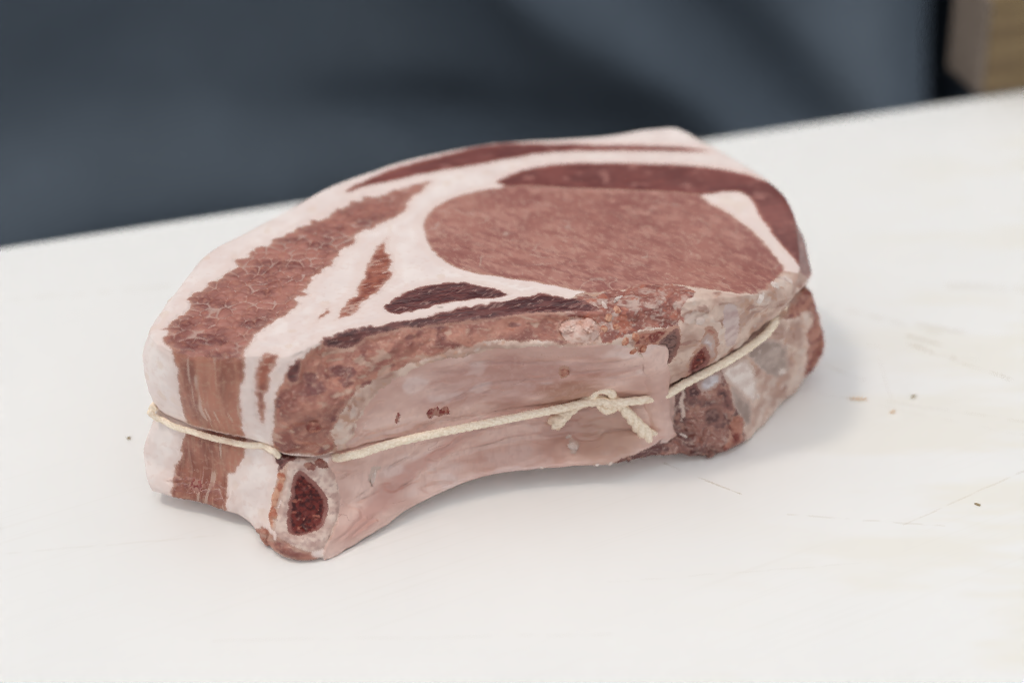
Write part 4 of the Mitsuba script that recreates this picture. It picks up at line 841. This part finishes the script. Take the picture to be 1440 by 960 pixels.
def strands(C, r, pitch=4.6, plies=3, spread=None, phase=0.0, seed=0, sides=9):
    """a twisted cord along C: plies of round yarn wound about it; r and spread may vary along it"""
    n = len(C)
    t = np.gradient(C, axis=0); t /= np.linalg.norm(t, axis=1, keepdims=True)
    up = np.array([0.13, -0.31, 0.94]); a = np.zeros_like(C)
    v = np.cross(t[0], up); v /= np.linalg.norm(v)
    for k in range(n):
        v = v - t[k] * (v @ t[k]); v /= np.linalg.norm(v); a[k] = v
    b = np.cross(t, a)
    s = np.concatenate([[0], np.cumsum(np.linalg.norm(np.diff(C, axis=0), axis=1))])
    r = np.broadcast_to(r, n); spread = np.broadcast_to(0.27 if spread is None else spread, n)
    rng = np.random.default_rng(seed); out = []
    for k in range(plies):
        ph = phase + 2 * math.pi * (s / pitch + k / plies)
        c = C + (a * np.cos(ph)[:, None] + b * np.sin(ph)[:, None]) * (r * spread)[:, None]
        rr = r * 0.77 * (1 + 0.16 * (meshkit.noise(np.stack([s / 0.6, s * 0 + k, s * 0 + seed], 1)) - 0.5))
        tt = np.gradient(c, axis=0); tt /= np.linalg.norm(tt, axis=1, keepdims=True)
        aa = a - tt * (a * tt).sum(1, keepdims=True); aa /= np.linalg.norm(aa, axis=1, keepdims=True); bb = np.cross(tt, aa)
        th = np.arange(sides) / sides * 2 * math.pi
        ring = c[:, None] + rr[:, None, None] * (aa[:, None] * np.cos(th)[None, :, None] + bb[:, None] * np.sin(th)[None, :, None])
        V = ring.reshape(-1, 3); i = np.arange(n - 1)[:, None] * sides; j = np.arange(sides); j2 = (j + 1) % sides
        q = np.vstack([np.stack([i + j, i + j2, i + sides + j2], -1).reshape(-1, 3), np.stack([i + j, i + sides + j2, i + sides + j], -1).reshape(-1, 3)])
        V = np.vstack([V, c[:1], c[-1:]]); e0, e1 = n * sides, n * sides + 1
        caps = np.vstack([np.stack([j2, j, j * 0 + e0], 1), np.stack([(n - 1) * sides + j, (n - 1) * sides + j2, j * 0 + e1], 1)])
        out.append(trimesh.Trimesh(V, np.vstack([q, caps]), process=False))
    # short loose fibres standing off the cord
    for _ in range(int(s[-1] * 1.1)):
        k = rng.integers(2, n - 2); d = rng.normal(size=3); d -= t[k] * (d @ t[k]) * 0.6; d /= np.linalg.norm(d)
        p0 = C[k] + d * r[k] * 0.8; L = rng.uniform(0.5, 1.3); p1 = p0 + d * L * 0.5 + t[k] * rng.uniform(-.6, .6); p2 = p1 + d * L * 0.3 + t[k] * rng.uniform(-.8, .8)
        x = np.cross(d, t[k]); x /= max(np.linalg.norm(x), 1e-6); wv = 0.022
        y = np.cross(x, d)
        V = np.vstack([p + o * wv for p in (p0, p1) for o in (x, -0.5 * x + 0.87 * y, -0.5 * x - 0.87 * y)] + [p2])
        out.append(trimesh.Trimesh(V, [[0, 1, 4], [0, 4, 3], [1, 2, 5], [1, 5, 4], [2, 0, 3], [2, 3, 5], [3, 4, 6], [4, 5, 6], [5, 3, 6]], process=False))
    return trimesh.util.concatenate(out)

tw = thing('butcher_twine', 'cream cotton twine tied round both chops with a knot at the front', 'twine')
front_r = 0.68 + 0.24 * np.clip((curve(TWINE_FRONT, smooth=0.5)[:, 0] + 50) / 12, 0, 1)
part(tw, 'loop', scaled(strands(settle(curve(TWINE_FRONT, smooth=0.5), 1.1, lambda P: (P[:, 0] > -54) & (P[:, 0] < -38)), front_r, pitch=5.5, seed=1)), 'cotton')
part(tw, 'loop', scaled(strands(settle(curve(TWINE_BACK, smooth=0.5), 1.1, lambda P: (P[:, 0] > 58) | (P[:, 1] > -20)), 0.95, pitch=5.5, seed=2)), 'cotton')
part(tw, 'knot', scaled(trimesh.util.concatenate([strands(curve(TWINE_K1, smooth=0.4), 1.0, seed=3), strands(curve(TWINE_K2, smooth=0.4), 0.98, seed=4)])), 'cotton', label='tight knot of the twine')
e1 = curve(TWINE_END1, smooth=0.4); k = np.linspace(0, 1, len(e1))
part(tw, 'loose_end', scaled(strands(e1, 0.92 + 0.45 * k ** 2, pitch=7.0, spread=0.5 + 0.32 * k ** 2, seed=5)), 'cotton', label='longer frayed end pointing down right')
e2 = curve(TWINE_END2, smooth=0.4); k = np.linspace(0, 1, len(e2))
part(tw, 'loose_end', scaled(strands(e2, 0.92 + 0.35 * k ** 2, pitch=6.0, spread=0.5 + 0.3 * k ** 2, seed=6)), 'cotton', label='short frayed end pointing down left')

# ------------------------------------------------------------------ crumbs on the board
def crumb(x, y, ln, wd, rot, seed, mat, label):
    m = trimesh.creation.icosphere(subdivisions=3, radius=1.0)
    v = m.vertices * (1 + 0.7 * (meshkit.fbm(m.vertices * 1.7 + seed, 3, seed)[:, None] - 0.5))
    v = v * [ln / 2, wd / 2, min(wd, 0.6) / 2]
    v[:, 2] -= v[:, 2].min() + 0.05
    c, s = math.cos(rot), math.sin(rot)
    m.vertices = np.column_stack([x + v[:, 0] * c - v[:, 1] * s, y + v[:, 0] * s + v[:, 1] * c, v[:, 2]])
    key = thing('crumb', label, 'crumb')
    scene[key] = mikit.ply(scaled(m), mat, smooth=True)
scene['crumb_dark'] = two({'type': 'principled', 'base_color': {'type': 'rgb', 'value': [0.36, 0.28, 0.17]}, 'roughness': 0.7})
scene['crumb_orange'] = two({'type': 'principled', 'base_color': {'type': 'rgb', 'value': [0.72, 0.53, 0.36]}, 'roughness': 0.6})
crumb(-87.4, -44.4, 1.0, 0.8, 0.4, 1, 'crumb_dark', 'tiny dark speck on the white board left of the chops')
crumb(81.1, -27.3, 4.2, 0.6, -0.1, 2, 'crumb_orange', 'long thin orange crumb nearest the chops on the right')
crumb(94.2, -26.2, 1.4, 0.6, 0.3, 3, 'crumb_dark', 'small brown crumb right of the orange crumbs')
crumb(88.4, -33.0, 1.8, 0.6, 0.6, 4, 'crumb_orange', 'short orange crumb in front of the long orange crumb')
crumb(101.7, -71.4, 1.5, 0.5, -0.6, 5, 'crumb_dark', 'brown crumb at the lower right of the board')
